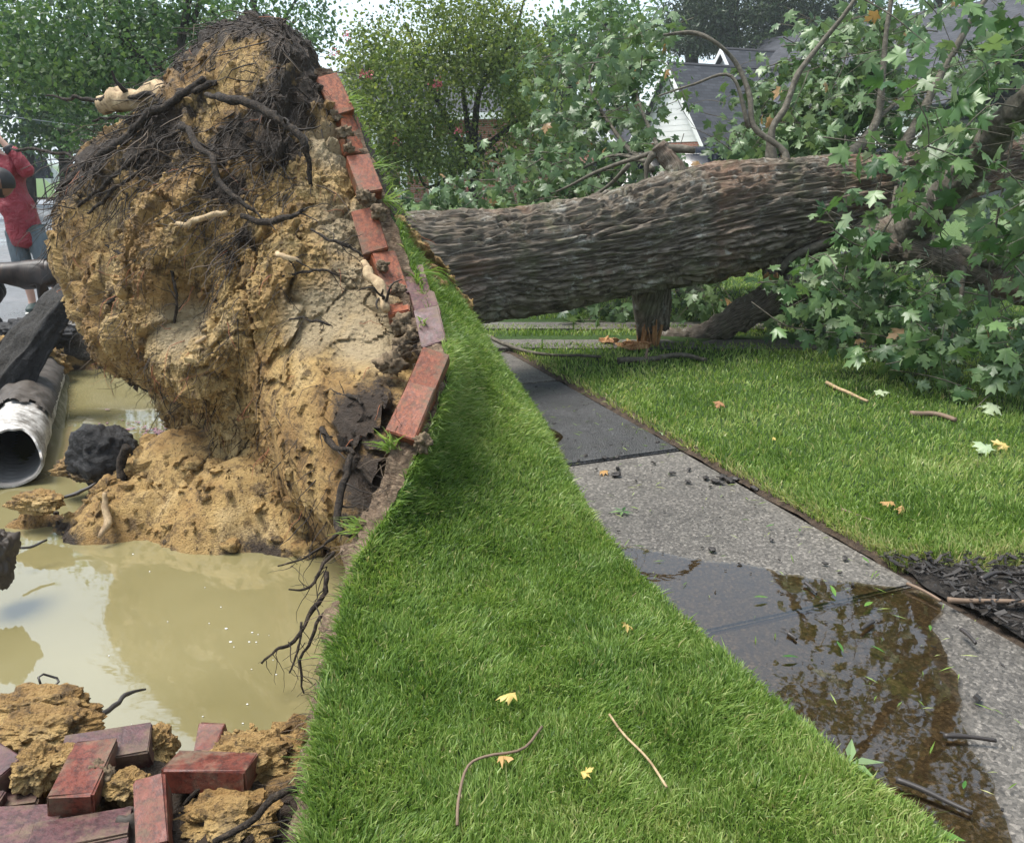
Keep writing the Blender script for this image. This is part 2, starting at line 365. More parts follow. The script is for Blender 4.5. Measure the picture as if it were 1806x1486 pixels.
    M["pale_leaf"] = leaf_mat("turned_pale_leaf", [(0.0, (0.33, 0.42, 0.25)), (1.0, (0.42, 0.46, 0.30))], 0.2, 0.5, True)
    M["green_scrap"] = leaf_mat("green_leaf_scrap", [(0.0, (0.05, 0.15, 0.025)), (1.0, (0.17, 0.32, 0.06))], 0.3, 0.4, True)
    M["crepe"] = leaf_mat("olive_leaf", [(0.0, (0.05, 0.085, 0.022)), (0.45, (0.14, 0.205, 0.045)), (0.8, (0.24, 0.30, 0.07)), (1.0, (0.34, 0.37, 0.12))], 0.5, 0.45)
    M["green"] = leaf_mat("mid_green_leaf", [(0.0, (0.03, 0.07, 0.026)), (0.5, (0.08, 0.165, 0.055)), (1.0, (0.18, 0.28, 0.085))], 0.45, 0.45)
    M["blue_green"] = leaf_mat("blue_green_leaf", [(0.0, (0.04, 0.075, 0.055)), (0.5, (0.075, 0.14, 0.095)), (1.0, (0.14, 0.22, 0.12))], 0.4, 0.5)
    M["pine"] = leaf_mat("pine_needle", [(0.0, (0.014, 0.03, 0.014)), (0.6, (0.035, 0.065, 0.022)), (1.0, (0.08, 0.12, 0.035))], 0.15, 0.5)
    M["pink"] = plain("pink_blossom", (0.62, 0.12, 0.17), 0.6)
    M["petal"] = plain("fallen_pink_petal", (0.20, 0.10, 0.12), 0.6)
    # built things
    t = NT("shingle"); co = t.mapping(t.coord("UV"), (1, 1, 1)); bt = t.n.new("ShaderNodeTexBrick"); t.l.new(co, bt.inputs[0])
    for k, v in (("Scale", 1.0), ("Mortar Size", 0.012), ("Brick Width", 0.33), ("Row Height", 0.14)): bt.inputs[k].default_value = v
    bt.inputs["Color1"].default_value = (0.032, 0.035, 0.043, 1); bt.inputs["Color2"].default_value = (0.06, 0.063, 0.073, 1); bt.inputs["Mortar"].default_value = (0.03, 0.03, 0.035, 1)
    t.color(bt.outputs[0]); t.bump(bt.outputs["Fac"], -0.5, 0.01); M["shingle"] = t.set(0.85, 0, 0.3)
    t = NT("house_brick"); co = t.coord("UV"); bt = t.n.new("ShaderNodeTexBrick"); t.l.new(co, bt.inputs[0])
    for k, v in (("Scale", 1.0), ("Mortar Size", 0.008), ("Brick Width", 0.21), ("Row Height", 0.072)): bt.inputs[k].default_value = v
    bt.inputs["Color1"].default_value = (0.27, 0.085, 0.05, 1); bt.inputs["Color2"].default_value = (0.36, 0.13, 0.08, 1); bt.inputs["Mortar"].default_value = (0.34, 0.29, 0.25, 1)
    t.color(bt.outputs[0]); M["house_brick"] = t.set(0.85, 0, 0.3)
    M["white"] = plain("white_paint", (0.78, 0.78, 0.76), 0.5, var=0.05, scale=3)
    M["trim"] = plain("white_trim", (0.80, 0.80, 0.78), 0.45, var=0.04, scale=3)
    M["glass"] = plain("dark_window_glass", (0.03, 0.035, 0.04), 0.05, var=0.2, scale=2)
    M["windshield"] = plain("windshield_glass", (0.20, 0.23, 0.25), 0.08, var=0.2, scale=2)
    M["car_paint"] = plain("black_car_paint", (0.012, 0.014, 0.02), 0.12, var=0.2, scale=2)
    M["navy_paint"] = plain("dark_navy_car_paint", (0.008, 0.012, 0.022), 0.15, var=0.2, scale=2)
    M["rubber"] = plain("tyre_rubber", (0.015, 0.015, 0.015), 0.8)
    M["chrome"] = plain("silver_metal", (0.55, 0.56, 0.58), 0.25, 0.9)
    M["lamp_lens"] = plain("headlight_lens", (0.6, 0.62, 0.65), 0.08)
    t = NT("pipe_steel"); co = t.coord(); n = t.noise(co, 7, 6, 0.7); n2 = t.noise(co, 35, 4, 0.7)
    c = t.ramp(n2, [(0.3, (0.30, 0.28, 0.25)), (0.7, (0.62, 0.60, 0.57))]); c = t.mix(t.ramp(n, [(0.44, 0), (0.60, 0.8)]), c, (0.10, 0.085, 0.065))
    t.color(c); t.bump(n2, 0.5, 0.006); M["pipe"] = t.set(0.55, 0.15, 0.4)
    M["pipe_in"] = plain("pipe_lining", (0.22, 0.21, 0.20), 0.5, var=0.4, scale=12)
    M["sign_green"] = plain("green_sign_sheet", (0.02, 0.30, 0.19), 0.4); M["sign_back"] = plain("bare_aluminium", (0.55, 0.56, 0.57), 0.4, 0.2)
    M["post"] = plain("galvanised_post", (0.28, 0.28, 0.27), 0.5, 0.4); M["wire"] = plain("overhead_cable", (0.18, 0.20, 0.21), 0.6)
    # people and dog
    M["skin"] = plain("skin", (0.50, 0.30, 0.22), 0.5, var=0.08); M["skin_dark"] = plain("skin_brown", (0.20, 0.105, 0.065), 0.5, var=0.08)
    M["hair_grey"] = plain("short_grey_hair", (0.13, 0.12, 0.11), 0.7, var=0.5, scale=150); M["hair_black"] = plain("black_hair", (0.012, 0.010, 0.009), 0.6, var=0.6, scale=120)
    t = NT("red_jacket"); co = t.coord(); n = t.noise(co, 7, 5, 0.6, 1.0)
    t.color(t.mix(n, (0.17, 0.012, 0.02), (0.30, 0.028, 0.04))); t.bump(n, 1.0, 0.06); M["jacket"] = t.set(0.5, 0, 0.4)
    t = NT("grey_shorts"); co = t.coord(); n = t.noise(t.mapping(co, (6, 6, 1.5)), 3, 4, 0.6)
    t.color(t.mix(n, (0.085, 0.11, 0.125), (0.16, 0.19, 0.205))); t.bump(n, 1.0, 0.04); M["shorts"] = t.set(0.8, 0, 0.2)
    M["navy_cloth"] = plain("navy_shirt", (0.03, 0.035, 0.05), 0.8, var=0.3); M["black_trim"] = plain("black_trim", (0.012, 0.012, 0.014), 0.6)
    M["shoe"] = plain("dark_green_shoe", (0.035, 0.055, 0.048), 0.6, var=0.3); M["sole"] = plain("white_sole", (0.6, 0.58, 0.52), 0.6)
    t = NT("brindle_fur"); co = t.mapping(t.coord(), (9, 2, 2)); n = t.noise(co, 2.2, 5, 0.65, 0.8); n2 = t.noise(t.coord(), 120, 3, 0.7)
    c = t.ramp(n, [(0.45, (0.010, 0.007, 0.006)), (0.62, (0.028, 0.017, 0.012)), (0.75, (0.075, 0.045, 0.03))])
    c = t.mix(t.ramp(t.attr("paw"), [(0.4, 0), (0.6, 1)]), c, (0.5, 0.46, 0.4)); t.color(c); t.bump(n2, 0.4, 0.004); M["fur"] = t.set(0.45, 0, 0.4)
    t = NT("mulch"); co = t.coord(); n = t.noise(co, 40, 5, 0.7); t.color(t.ramp(n, [(0.3, (0.008, 0.007, 0.006)), (0.7, (0.04, 0.033, 0.027))])); t.bump(n, 1, 0.02); M["mulch"] = t.set(0.8, 0, 0.3)
    M["bark_chip"] = plain("wet_bark_chip", (0.020, 0.016, 0.013), 0.6, var=0.8, scale=60)
    M["mudball"] = plain("brown_mud", (0.045, 0.035, 0.026), 0.7, var=0.5)
    M["twig"] = plain("twig", (0.15, 0.10, 0.065), 0.7, var=0.4); M["twig_dark"] = plain("wet_dark_twig", (0.03, 0.025, 0.022), 0.5, var=0.4)
    M["haze_mat"] = None
build_materials()

# ------------------------------------------------------------------ the setting
A_DIR = np.array([-0.36, 0.933, 0]); A_DIR /= np.linalg.norm(A_DIR)
N_DIR = np.array([A_DIR[1], -A_DIR[0], 0])
R0 = np.array([1.41, 2.64, 0])
def uv(u, v, z=0.0): return R0 + A_DIR * u + N_DIR * v + np.array([0, 0, z])
def to_uv(p):
    d = np.asarray(p)[..., :2] - R0[:2]
    return d @ A_DIR[:2], d @ N_DIR[:2]
def smooth(x, a, b):
    t = np.clip((x - a) / (b - a), 0, 1); return t * t * (3 - 2 * t)
def sheet(name, quads, mat, kind='structure'):
    v = []; f = []
    for q in quads:
        f.append(list(range(len(v), len(v) + len(q)))); v += [list(p) for p in q]
    o = obj(name, v, f, mat, smooth=False); tag(o, kind=kind); return o
def uvrect(u0, u1, v0, v1, z): return [uv(u0, v0, z), uv(u0, v1, z), uv(u1, v1, z), uv(u1, v0, z)]

WATER_Z = -0.30
sheet("ground", [[(-900, -300, -0.75), (900, -300, -0.75), (900, 1500, -0.75), (-900, 1500, -0.75)]], M["far_grass"])
sheet("street", [uvrect(-14, 7.0, -12, -4.3, -0.13), uvrect(7.0, 40, -12, -2.9, -0.13), uvrect(33, 40, -90, -12, -0.13), uvrect(33, 40, -2.9, 90, -0.13)], M["street"])
sheet("far_lawn", [uvrect(-14, 33, 0.3, 80, 0.0), uvrect(40, 300, -200, 200, -0.05), uvrect(-14, 33, -90, -12.2, -0.03), uvrect(7.6, 33, -2.7, -1.25, -0.01)], M["far_grass"])

# --- sidewalk: slabs with real joints
walk = empty("sidewalk", uv(0, 0)); tag(walk, kind='structure')
def slab(u0, u1, v0, v1, mat, z=0.0, name="slab", th=0.12):
    bm = bmesh.new(); g = 0.006
    ps = [uv(u0 + g, v0), uv(u0 + g, v1), uv(u1 - g, v1), uv(u1 - g, v0)]
    top = [bm.verts.new((*p[:2], z)) for p in ps]; bot = [bm.verts.new((*p[:2], z - th)) for p in ps]
    bm.faces.new(top); bm.faces.new(bot[::-1])
    for k in range(4): bm.faces.new((top[k], bot[k], bot[(k + 1) % 4], top[(k + 1) % 4]))
    bmesh.ops.recalc_face_normals(bm, faces=bm.faces)
    te = [e for e in bm.edges if all(abs(q.co.z - z) < 1e-6 for q in e.verts)]
    bmesh.ops.bevel(bm, geom=te, offset=0.008, segments=2, affect='EDGES')
    bmesh.ops.translate(bm, verts=bm.verts, vec=-Vector(walk.location))
    me = bpy.data.meshes.new(name); bm.to_mesh(me); bm.free(); me.materials.append(mat)
    return link(name, me, walk)
for k in range(-3, 7):
    u0 = k * 1.53
    if k == 1: tag(slab(u0, u0 + 1.50, -1.25, -0.005, M["asphalt"], 0.004), "black asphalt patch in place of a slab")
    else: slab(u0, u0 + 1.53, -1.25, 0.0, M["concrete"], -0.004 if k == 0 else (-0.012 if k == -1 else 0.0))
slab(7 * 1.53, 33, -1.25, 0.0, M["concrete"])
sheet("sidewalk_bedding", [uvrect(-5, 7.6, -1.3, 0.12, -0.016)], M["topsoil"])

# --- puddles (thin water sheets lying in the dip of the slabs)
def puddle(name, outline, z, label, amp=0.02):
    p = np.array([gnd(x, y, z)[:2] for x, y in outline])
    n = 160; q = resample(np.vstack([p, p[:1]]), n + 1)[:n]
    c = q.mean(0); d = q - c
    nz = fbm(np.c_[q * 9, np.full(n, 1.7)], 3)
    q = q + d / (np.linalg.norm(d, axis=1)[:, None] + 1e-9) * nz[:, None] * amp
    v = np.c_[np.vstack([q, c]), np.full(n + 1, z)]
    f = np.stack([np.arange(n), (np.arange(n) + 1) % n, np.full(n, n)], 1)
    if np.cross(q[1] - q[0], c - q[0]) < 0: f = f[:, ::-1]
    o = obj(name, v, f, M["puddle"], smooth=False); tag(o, label, "puddle", kind='structure'); return o
puddle("puddle", [(1040, 955), (1130, 966), (1230, 985), (1330, 998), (1440, 1020), (1560, 1032), (1630, 1042), (1660, 1075), (1640, 1110), (1690, 1190), (1700, 1290), (1760, 1400), (1790, 1560), (1600, 1640), (1450, 1500), (1290, 1260), (1150, 1080)], 0.002, "brown rain puddle on the sidewalk beside the lifted turf")
puddle("puddle", [(905, 742), (955, 752), (985, 762), (988, 776), (955, 786), (905, 790)], 0.008, "small puddle on the asphalt patch of the sidewalk", 0.01)

# --- driveway ribbons beyond the trunk
drive = empty("driveway", gnd(900, 606)); tag(drive, kind='structure')
def ribbon(p0, p1, p2, p3, z=0.035):
    v = np.array([gnd(*p0, z), gnd(*p1, z), gnd(*p2, z), gnd(*p3, z)]); b = v - [0, 0, 0.1]
    obj("concrete_strip", np.vstack([v, b]), [[0,1,2,3],[7,6,5,4],[0,4,5,1],[1,5,6,2],[2,6,7,3],[3,7,4,0]], M["concrete"], drive, smooth=False)
for (xa, xb) in ((700, 955), (958, 1230), (1233, 1700)): ribbon((xa, 614), (xb, 613), (xb, 598), (xa, 599))
for (xa, xb) in ((700, 1010), (1013, 1700)): ribbon((xa, 580), (xb, 579), (xb, 568), (xa, 568))

# --- lawn right of the walk
def edge_x(y): return 1.41 - (y - 2.64) * (0.36 / 0.933)
def lawn_z(x, y):
    n = fbm(np.c_[x * 0.8, y * 0.8, 0 * x], 2) * 0.02
    d = (x - edge_x(y)) * 0.933
    z = 0.022 + n * smooth(d, 0.0, 0.6) - 0.03 * (1 - smooth(d, -0.02, 0.05))
    dd = y - 2.72 - 0.05 * perlin(np.c_[x * 5, y * 0, 0 * x])
    return z - 0.05 * (1 - smooth(dd, 0.0, 0.12))
ny, nx = 150, 160
yy = 2.62 + (np.linspace(0, 1, ny) ** 1.4) * 11.0
dd = (np.linspace(0, 1, nx) ** 1.7) * 11.0
Y, D = np.meshgrid(yy, dd, indexing='ij'); X = edge_x(Y) + D + 0.02 * perlin(np.c_[Y.ravel() * 6, D.ravel() * 0, D.ravel() * 0]).reshape(Y.shape)
V = np.c_[X.ravel(), Y.ravel(), lawn_z(X.ravel(), Y.ravel())]
fm = (D[:-1, :-1] < 0.055).astype(int).ravel()
lawn = obj("lawn", V, grid_faces(ny, nx), [M["turf"], M["topsoil"]], fmat=fm); tag(lawn, kind='structure')
mul = obj("mulch_bed", *(lambda g: (np.c_[g[0].ravel(), g[1].ravel(), 0.006 + 0.02 * fbm(np.c_[g[0].ravel() * 9, g[1].ravel() * 9, 0 * g[0].ravel()], 3)], grid_faces(50, 50)))(
    (lambda y, d: (edge_x(y) + d + 0.05 * perlin(np.c_[y.ravel() * 6, d.ravel(), 0 * d.ravel()]).reshape(y.shape), y))(*np.meshgrid(np.linspace(0.3, 2.86, 50), np.linspace(0.02, 2.2, 50), indexing='ij'))), M["mulch"])
tag(mul, kind='structure')
b = Batch()
for k in range(2600):
    y = rng.uniform(1.2, 2.84); d = abs(rng.normal(0.06, 0.5)); x = edge_x(y) + d
    s = rng.uniform(0.005, 0.020)
    b.add(*box((x, y, 0.02 + rng.uniform(0, 0.02)), (s * 2, s * rng.uniform(.3, .9), s * rng.uniform(.12, .3)), euler(rng.uniform(-.5, .5), rng.uniform(-.5, .5), rng.uniform(0, 6.3))))
ch = b.build("mulch_chips", M["bark_chip"], smooth=False); tag(ch, "black wet bark mulch beside the sidewalk", "mulch", kind='stuff')

# --- pit left by the roots: one muddy height field with clay mounds
def pit_z(x, y):
    P = np.c_[x, y, 0 * x]
    z = np.full(len(x), -0.62)
    front = 2.20 + 0.10 * perlin(np.c_[x * 2.2, 0 * x, 0 * x + 5]) + 0.22 * smooth(x, -1.25, -2.0) + 0.10 * smooth(x, -0.95, -0.7)
    z = np.maximum(z, -0.62 + 0.55 * (1 - smooth(y, front - 0.42, front + 0.10)))
    def mound(cx, cy, rx, ry, h, ang=0.0, p=1.0):
        dx, dy = x - cx, y - cy; c, s = math.cos(ang), math.sin(ang)
        r = ((dx * c + dy * s) / rx) ** 2 + ((-dx * s + dy * c) / ry) ** 2
        return -0.62 + h * np.exp(-r ** p)
    for (px, py, rx, ry, h, ang) in ((450, 830, .60, .60, .80, 0.2), (330, 850, .62, .48, .70, -0.1), (430, 890, .60, .40, .66, 0.0), (230, 890, .46, .30, .56, 0.1), (160, 910, .30, .20, .42, 0.1), (340, 775, .40, .28, .52, 0.0), (540, 900, .42, .40, .56, 0.3), (60, 890, .32, .12, .40, 0.2), (250, 790, .5, .12, .36, 0.1)):
        g = gnd(px, py, -0.2); z = np.maximum(z, mound(g[0], g[1], rx, ry, h, ang))
    # banks: street side, far side, root side
    u, v = (x - R0[0]) * A_DIR[0] + (y - R0[1]) * A_DIR[1], (x - R0[0]) * N_DIR[0] + (y - R0[1]) * N_DIR[1]
    z = np.maximum(z, -0.62 + 0.49 * (1 - smooth(v, -4.15, -3.75)))
    z = np.maximum(z, -0.62 + 0.52 * smooth(u, 5.55, 6.2))
    z = np.maximum(z, -0.62 + 0.60 * smooth(v, -1.75, -1.45))
    d1, d2, cv = cells(P * 7.0); d3, d4, cv2 = cells(P * 16.0 + 3)
    above = smooth(z, -0.55, -0.25)
    rough = smooth(z, -0.5, -0.3) * (0.35 + 0.65 * (z < -0.02))
    z = z + rough * (0.05 * (d2 - d1 - 0.25) + 0.03 * (cv - 0.5) + 0.022 * (d4 - d3 - 0.25)) + 0.025 * fbm(P * 3.5, 4) * above + 0.010 * fbm(P * 22, 3) * above
    return z
gx = np.linspace(-5.2, 0.1, 250); gy = 0.6 + (np.linspace(0, 1, 350) ** 1.25) * 8.6
Xg, Yg = np.meshgrid(gx, gy); xg, yg = Xg.ravel(), Yg.ravel()
Vp = np.c_[xg, yg, pit_z(xg, yg)]
up_, vp_ = to_uv(Vp)
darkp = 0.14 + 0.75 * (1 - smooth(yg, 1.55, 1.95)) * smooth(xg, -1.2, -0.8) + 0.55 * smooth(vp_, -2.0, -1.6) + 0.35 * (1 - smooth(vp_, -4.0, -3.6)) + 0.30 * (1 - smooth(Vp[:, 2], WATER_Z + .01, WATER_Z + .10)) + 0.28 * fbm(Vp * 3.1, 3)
keep = (vp_ > -4.32) & (up_ < 7.05)
fa = grid_faces(350, 250); fa = fa[keep[fa].all(1)]
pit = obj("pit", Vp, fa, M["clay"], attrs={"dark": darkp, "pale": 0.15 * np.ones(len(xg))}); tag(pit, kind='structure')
wv = [(*gnd(px, py, WATER_Z)[:2], WATER_Z) for px, py in ((-900, 1400), (700, 1400), (900, 700), (300, 630), (-600, 630))]
wat = obj("water", wv, [[0, 1, 2, 3, 4]], M["water"], smooth=False); tag(wat, kind='structure')

# --- street edge slab cut at the back of the pit
def rough_block(name, corners_top, th, mat, parent=None, amp=0.02, seed=0, n=9, mats2=None, taper=None):
    """slab from 4 top corners with a broken, uneven surface (its own thickness)"""
    c = [np.asarray(p, float) for p in corners_top]
    th = np.broadcast_to(np.asarray(th, float), 4)
    nrm = np.cross(c[1] - c[0], c[3] - c[0]); nrm /= np.linalg.norm(nrm)
    if nrm[2] < 0: nrm = -nrm
    dn = taper if taper is not None else -nrm
    bq = [p + dn * t for p, t in zip(c, th)]
    bm = bmesh.new(); vs = [bm.verts.new(p) for p in c + bq]
    for f in ((0,1,2,3),(7,6,5,4),(0,4,5,1),(1,5,6,2),(2,6,7,3),(3,7,4,0)): bm.faces.new([vs[k] for k in f])
    bmesh.ops.recalc_face_normals(bm, faces=bm.faces)
    bm.faces.ensure_lookup_table(); topf = bm.faces[0]
    if mats2: topf.material_index = 1
    bmesh.ops.subdivide_edges(bm, edges=bm.edges, cuts=n, use_grid_fill=True)
    co = np.array([v.co[:] for v in bm.verts])
    bm.normal_update(); nn = np.array([v.normal[:] for v in bm.verts])
    co = co + nn * (amp * fbm(co * 6 + seed, 4) + amp * 0.5 * fbm(co * 22 + seed, 3))[:, None]
    for v, q in zip(bm.verts, co): v.co = q
    for f in bm.faces: f.smooth = True
    if parent is not None:
        bmesh.ops.translate(bm, verts=bm.verts, vec=-Vector(parent.location))
    me = bpy.data.meshes.new(name); bm.to_mesh(me); bm.free(); me.materials.append(mat)
    if mats2: me.materials.append(mats2)
    return link(name, me, parent)
kerb = rough_block("kerb", [at(105, 572, 7.1), at(330, 572, 7.1), at(330, 560, 7.7), at(105, 560, 7.7)], 0.30, M["concrete"], amp=0.025, seed=3, n=12)
tag(kerb, kind='structure')

# --- verge: turf torn up with the root plate
SEC = [  # torn edge E, crest C, back B
    (at(505, 1640, 1.28), gnd(1780, 1640), None),
    (gnd(540, 1486), gnd(1612, 1486), None),
    (at(566, 1250, 1.90), gnd(1284, 1200), None),
    (at(628, 1000, 2.52), gnd(1054, 960), None),
    (at(722, 830, 2.88), at(926, 740, 3.75), (0.20, 4.45, -0.03)),
    (at(786, 655, 3.22), at(858, 615, 4.20), (0.10, 4.95, -0.03)),
    (at(750, 540, 3.72), at(800, 515, 4.55), (-0.05, 5.25, 0.05)),
    (at(700, 400, 4.15), at(738, 436, 4.75), (-0.25, 5.35, 0.30)),
    (at(640, 240, 4.45), at(672, 290, 4.85), (-0.50, 5.35, 0.75)),
    (at(585, 120, 4.62), at(612, 165, 4.90), (-0.75, 5.35, 1.20)),
]
E_, C_, B_, M_ = [], [], [], []
for k, (e, c, bk) in enumerate(SEC):
    e = np.asarray(e, float).copy(); c = np.asarray(c, float).copy()
    if k < 3: e[2] += 0.03
    if bk is None: c[2] += 0.025; bk = c + np.array([0.03, 0.01, -0.07])
    m = (e + c) / 2; m[2] += (0.03, 0.02, 0.0, -0.03, -0.02, 0.0, 0, 0, 0, 0)[k]
    E_.append(e); C_.append(c); B_.append(np.asarray(bk, float)); M_.append(m)
NT_, NC_ = 320, 110
Er, Mr, Cr, Br = (resample(q, NT_) for q in (E_, M_, C_, B_))
tt = np.linspace(0, 1, NT_)
Er = Er + np.c_[0.018 * perlin(np.c_[tt * 60, tt * 0, tt * 0]), 0 * tt, 0.012 * perlin(np.c_[tt * 60, tt * 0 + 7, tt * 0])]
TV = np.stack([resample(np.stack([Er[i], Mr[i], Cr[i], Br[i]]), NC_) for i in range(NT_)])
tv = TV.reshape(-1, 3); tv = tv + np.c_[0 * tv[:, :2], 0.010 * fbm(tv * 5, 3)]
TF = grid_faces(NT_, NC_)
verge = obj("verge", tv, TF, [M["turf"], M["topsoil"]], fmat=(np.repeat(np.arange(NT_ - 1), NC_ - 1) > 252).astype(int)); tag(verge, kind='structure')
TN = mesh_normals(tv, TF).reshape(NT_, NC_, 3)
if TN[20, 30, 2] < 0: TN = -TN
# torn sod edge and the soil bank below it
TVn = tv.reshape(NT_, NC_, 3)
e0 = TVn[:, 0]; tang = np.gradient(e0, axis=0); tang /= np.linalg.norm(tang, axis=1)[:, None]
down = -TN[:, 1]; out = np.cross(tang, TN[:, 1]); out *= np.sign((out @ np.array([-1, 0, 0])))[:, None]
NB = 40; rows = []
for j in range(NB):
    s = j / (NB - 1.0)
    if s < 0.35: r = e0 + down * (0.085 * s / 0.35) + out * (0.035 * s / 0.35)
    else:
        q = (s - 0.35) / 0.65; r0 = e0 + down * 0.085 + out * 0.035
        tgt = r0 + np.c_[np.full((NT_, 1), -0.05), np.zeros((NT_, 1)), -(r0[:, 2:3] * 0.55 + 0.60)]
        r = r0 * (1 - q) + tgt * q + out * 0.10 * math.sin(q * math.pi) * -0.3
    rows.append(r)
bk = np.stack(rows, 1).reshape(-1, 3)
sj = np.tile(np.linspace(0, 1, NB), NT_)
bk = bk + np.repeat(out, NB, 0) * (np.minimum(sj / 0.1, 1) * (0.035 * fbm(bk * 8, 4) + 0.02 * fbm(bk * 30, 3)))[:, None]
bf = grid_faces(NT_, NB)
bmi = (np.tile(np.arange(NB - 1), NT_ - 1) > 15).astype(int)
bank = obj("sod_bank", bk, bf, [M["sod"], M["topsoil"]], fmat=bmi); tag(bank, kind='structure')

# ------------------------------------------------------------------ grass blades
def blades(P, N, length, width, comb, tint, spread=0.55):
    n = len(P); up = N * 0.75 + np.array([0, 0, 0.35]) + rng.normal(0, spread * 0.55, (n, 3)) + comb
    up /= np.linalg.norm(up, axis=1)[:, None]
    bend = rng.normal(0, 1, (n, 3)) * 0.5 + comb * 1.3 - np.array([0, 0, 0.25]); 
    side = np.cross(up, rng.normal(0, 1, (n, 3))); side /= np.linalg.norm(side, axis=1)[:, None]
    L = length[:, None]; W = width[:, None] * 0.5
    p1 = P + up * L * 0.5; p2 = P + up * L * 0.85 + bend * L * 0.33
    v = np.stack([P - side * W, P + side * W, p1 + side * W * 0.85, p1 - side * W * 0.85, p2], 1).reshape(-1, 3)
    k = np.arange(n)[:, None] * 5
    return v, [k + np.array([[0, 1, 2, 3]]), k + np.array([[3, 2, 4]])], np.repeat(tint, 5)
def lawn_grass(name, P, N, length, width, comb, label, tintbias=0.0, spread=0.55, straw=None):
    n = len(P)
    patch = fbm(P * 1.7, 3) * 0.25
    tint = np.clip(0.47 + tintbias + patch + 0.12 * fbm(P * 14, 2) + rng.normal(0, 0.18, n), 0, 0.93); dry = rng.random(n)
    tint = np.where(dry > (0.965 if straw is None else 0.965 - .6 * straw), rng.uniform(0.88, 1.0, n), tint)
    v, f, t = blades(P, N, length, width, comb, tint, spread)
    o = obj(name, v, f, M["blade"], tint=t); tag(o, label, "grass", kind='stuff'); return o
def sample_grid(G3, N3, n, r0, r1, c0, c1, pw=1.0):
    a = r0 + (r1 - r0) * rng.random(n) ** pw; b = c0 + (c1 - c0) * rng.random(n)
    i, j = a.astype(int), b.astype(int); f = (a - i)[:, None]; g = (b - j)[:, None]
    def q(T): return (T[i, j] * (1 - f) * (1 - g) + T[i + 1, j] * f * (1 - g) + T[i, j + 1] * (1 - f) * g + T[i + 1, j + 1] * f * g)
    return q(G3), q(N3), a, b
# area-weighted sampling on the verge
a_ = np.linalg.norm(np.cross(TVn[1:, :-1] - TVn[:-1, :-1], TVn[:-1, 1:] - TVn[:-1, :-1]), axis=2)
dist = np.linalg.norm(TVn[:-1, :-1] - np.array([0, 0, CAM_H]), axis=2)
wgt = a_ / np.clip(dist, 1.6, 9) ** 1.0
wgt[:, 80:] *= 0.3; wgt[250:] *= 0.03
fl = wgt.ravel() / wgt.sum(); NBL = 142000
pick = rng.choice(len(fl), NBL, p=fl); pi, pj = pick // (NC_ - 1), pick % (NC_ - 1)
f1, g1 = rng.random(NBL)[:, None], rng.random(NBL)[:, None]
def bil(T): return T[pi, pj] * (1 - f1) * (1 - g1) + T[pi + 1, pj] * f1 * (1 - g1) + T[pi, pj + 1] * (1 - f1) * g1 + T[pi + 1, pj + 1] * f1 * g1
GP, GN = bil(TVn), bil(TN)
d = np.linalg.norm(GP - np.array([0, 0, CAM_H]), axis=1)
edge = 1 - smooth(pj.astype(float), 0, 5)
cl = fbm(GP * 9, 2)
Lg = (0.030 + 0.012 * rng.random(NBL) + 0.012 * cl + 0.030 * edge * rng.random(NBL)); Lg = np.clip(Lg * np.where(rng.random(NBL) > 0.96, 1.6, 1), 0.015, 0.1)
cmb = np.stack([0.5 * perlin(GP * 6), 0.5 * perlin(GP * 6 + 31), 0 * d], 1) + np.array([0.12, 0.05, 0.0]) - edge[:, None] * np.array([0.5, 0, 0.1])
lawn_grass("verge_grass", GP, GN, Lg, 0.0022 + 0.0009 * d * rng.uniform(0.4, 1, NBL), cmb, "bright green grass on the turf lifted by the fallen tree", 0.02, 0.6)
# lawn right of the walk
NL = 105000
yl = 2.68 + (rng.random(NL) ** 1.9) * 9.0; xl = edge_x(yl) + 0.02 + rng.random(NL) ** 1.15 * (0.62 * yl + 1.4 - edge_x(yl))
clp = perlin(np.c_[xl * 5, yl * 0, 0 * xl]) * 0.05
kk = (yl > 2.74 + clp + 0.03 * rng.random(NL)); xl, yl = xl[kk], yl[kk]
for (p0, p1) in ((580, 568), (614, 598)):
    ya, yb = gnd(950, p0)[1], gnd(950, p1)[1]; kk = ~((yl > ya) & (yl < yb)); xl, yl = xl[kk], yl[kk]
n = len(xl); LP = np.c_[xl, yl, lawn_z(xl, yl)]; LN = np.tile([0, 0, 1.0], (n, 1))
d = yl; ed = 1 - smooth((xl - edge_x(yl)), 0.0, 0.12)
cmb = np.stack([0.35 * perlin(LP * 5), 0.35 * perlin(LP * 5 + 31), 0 * d], 1) - ed[:, None] * np.array([0.35, 0.1, 0])
lawn_grass("lawn_grass", LP, LN, (0.032 + 0.022 * rng.random(n)) * (1 + 0.25 * fbm(LP * 3, 2)), 0.0026 + 0.0012 * d * rng.uniform(0.4, 1, n), cmb, "mown green lawn right of the sidewalk under the trunk", 0.07, straw=np.clip((1 - smooth(xl - edge_x(yl), 0.0, 0.14)) + (1 - smooth(yl, 2.74, 2.95)), 0, 1))

# ------------------------------------------------------------------ the fallen maple with its root plate
def uvmesh(me, uvs):
    l = me.uv_layers.new(name="UVMap"); idx = np.empty(len(me.loops), np.int32); me.loops.foreach_get("vertex_index", idx)
    l.data.foreach_set("uv", np.asarray(uvs, np.float32)[idx].ravel())
TREE = empty("fallen_tree", (-0.6, 5.0, 0.0))
tag(TREE, "huge uprooted maple lying across the walk with its clay root plate standing up", "tree")
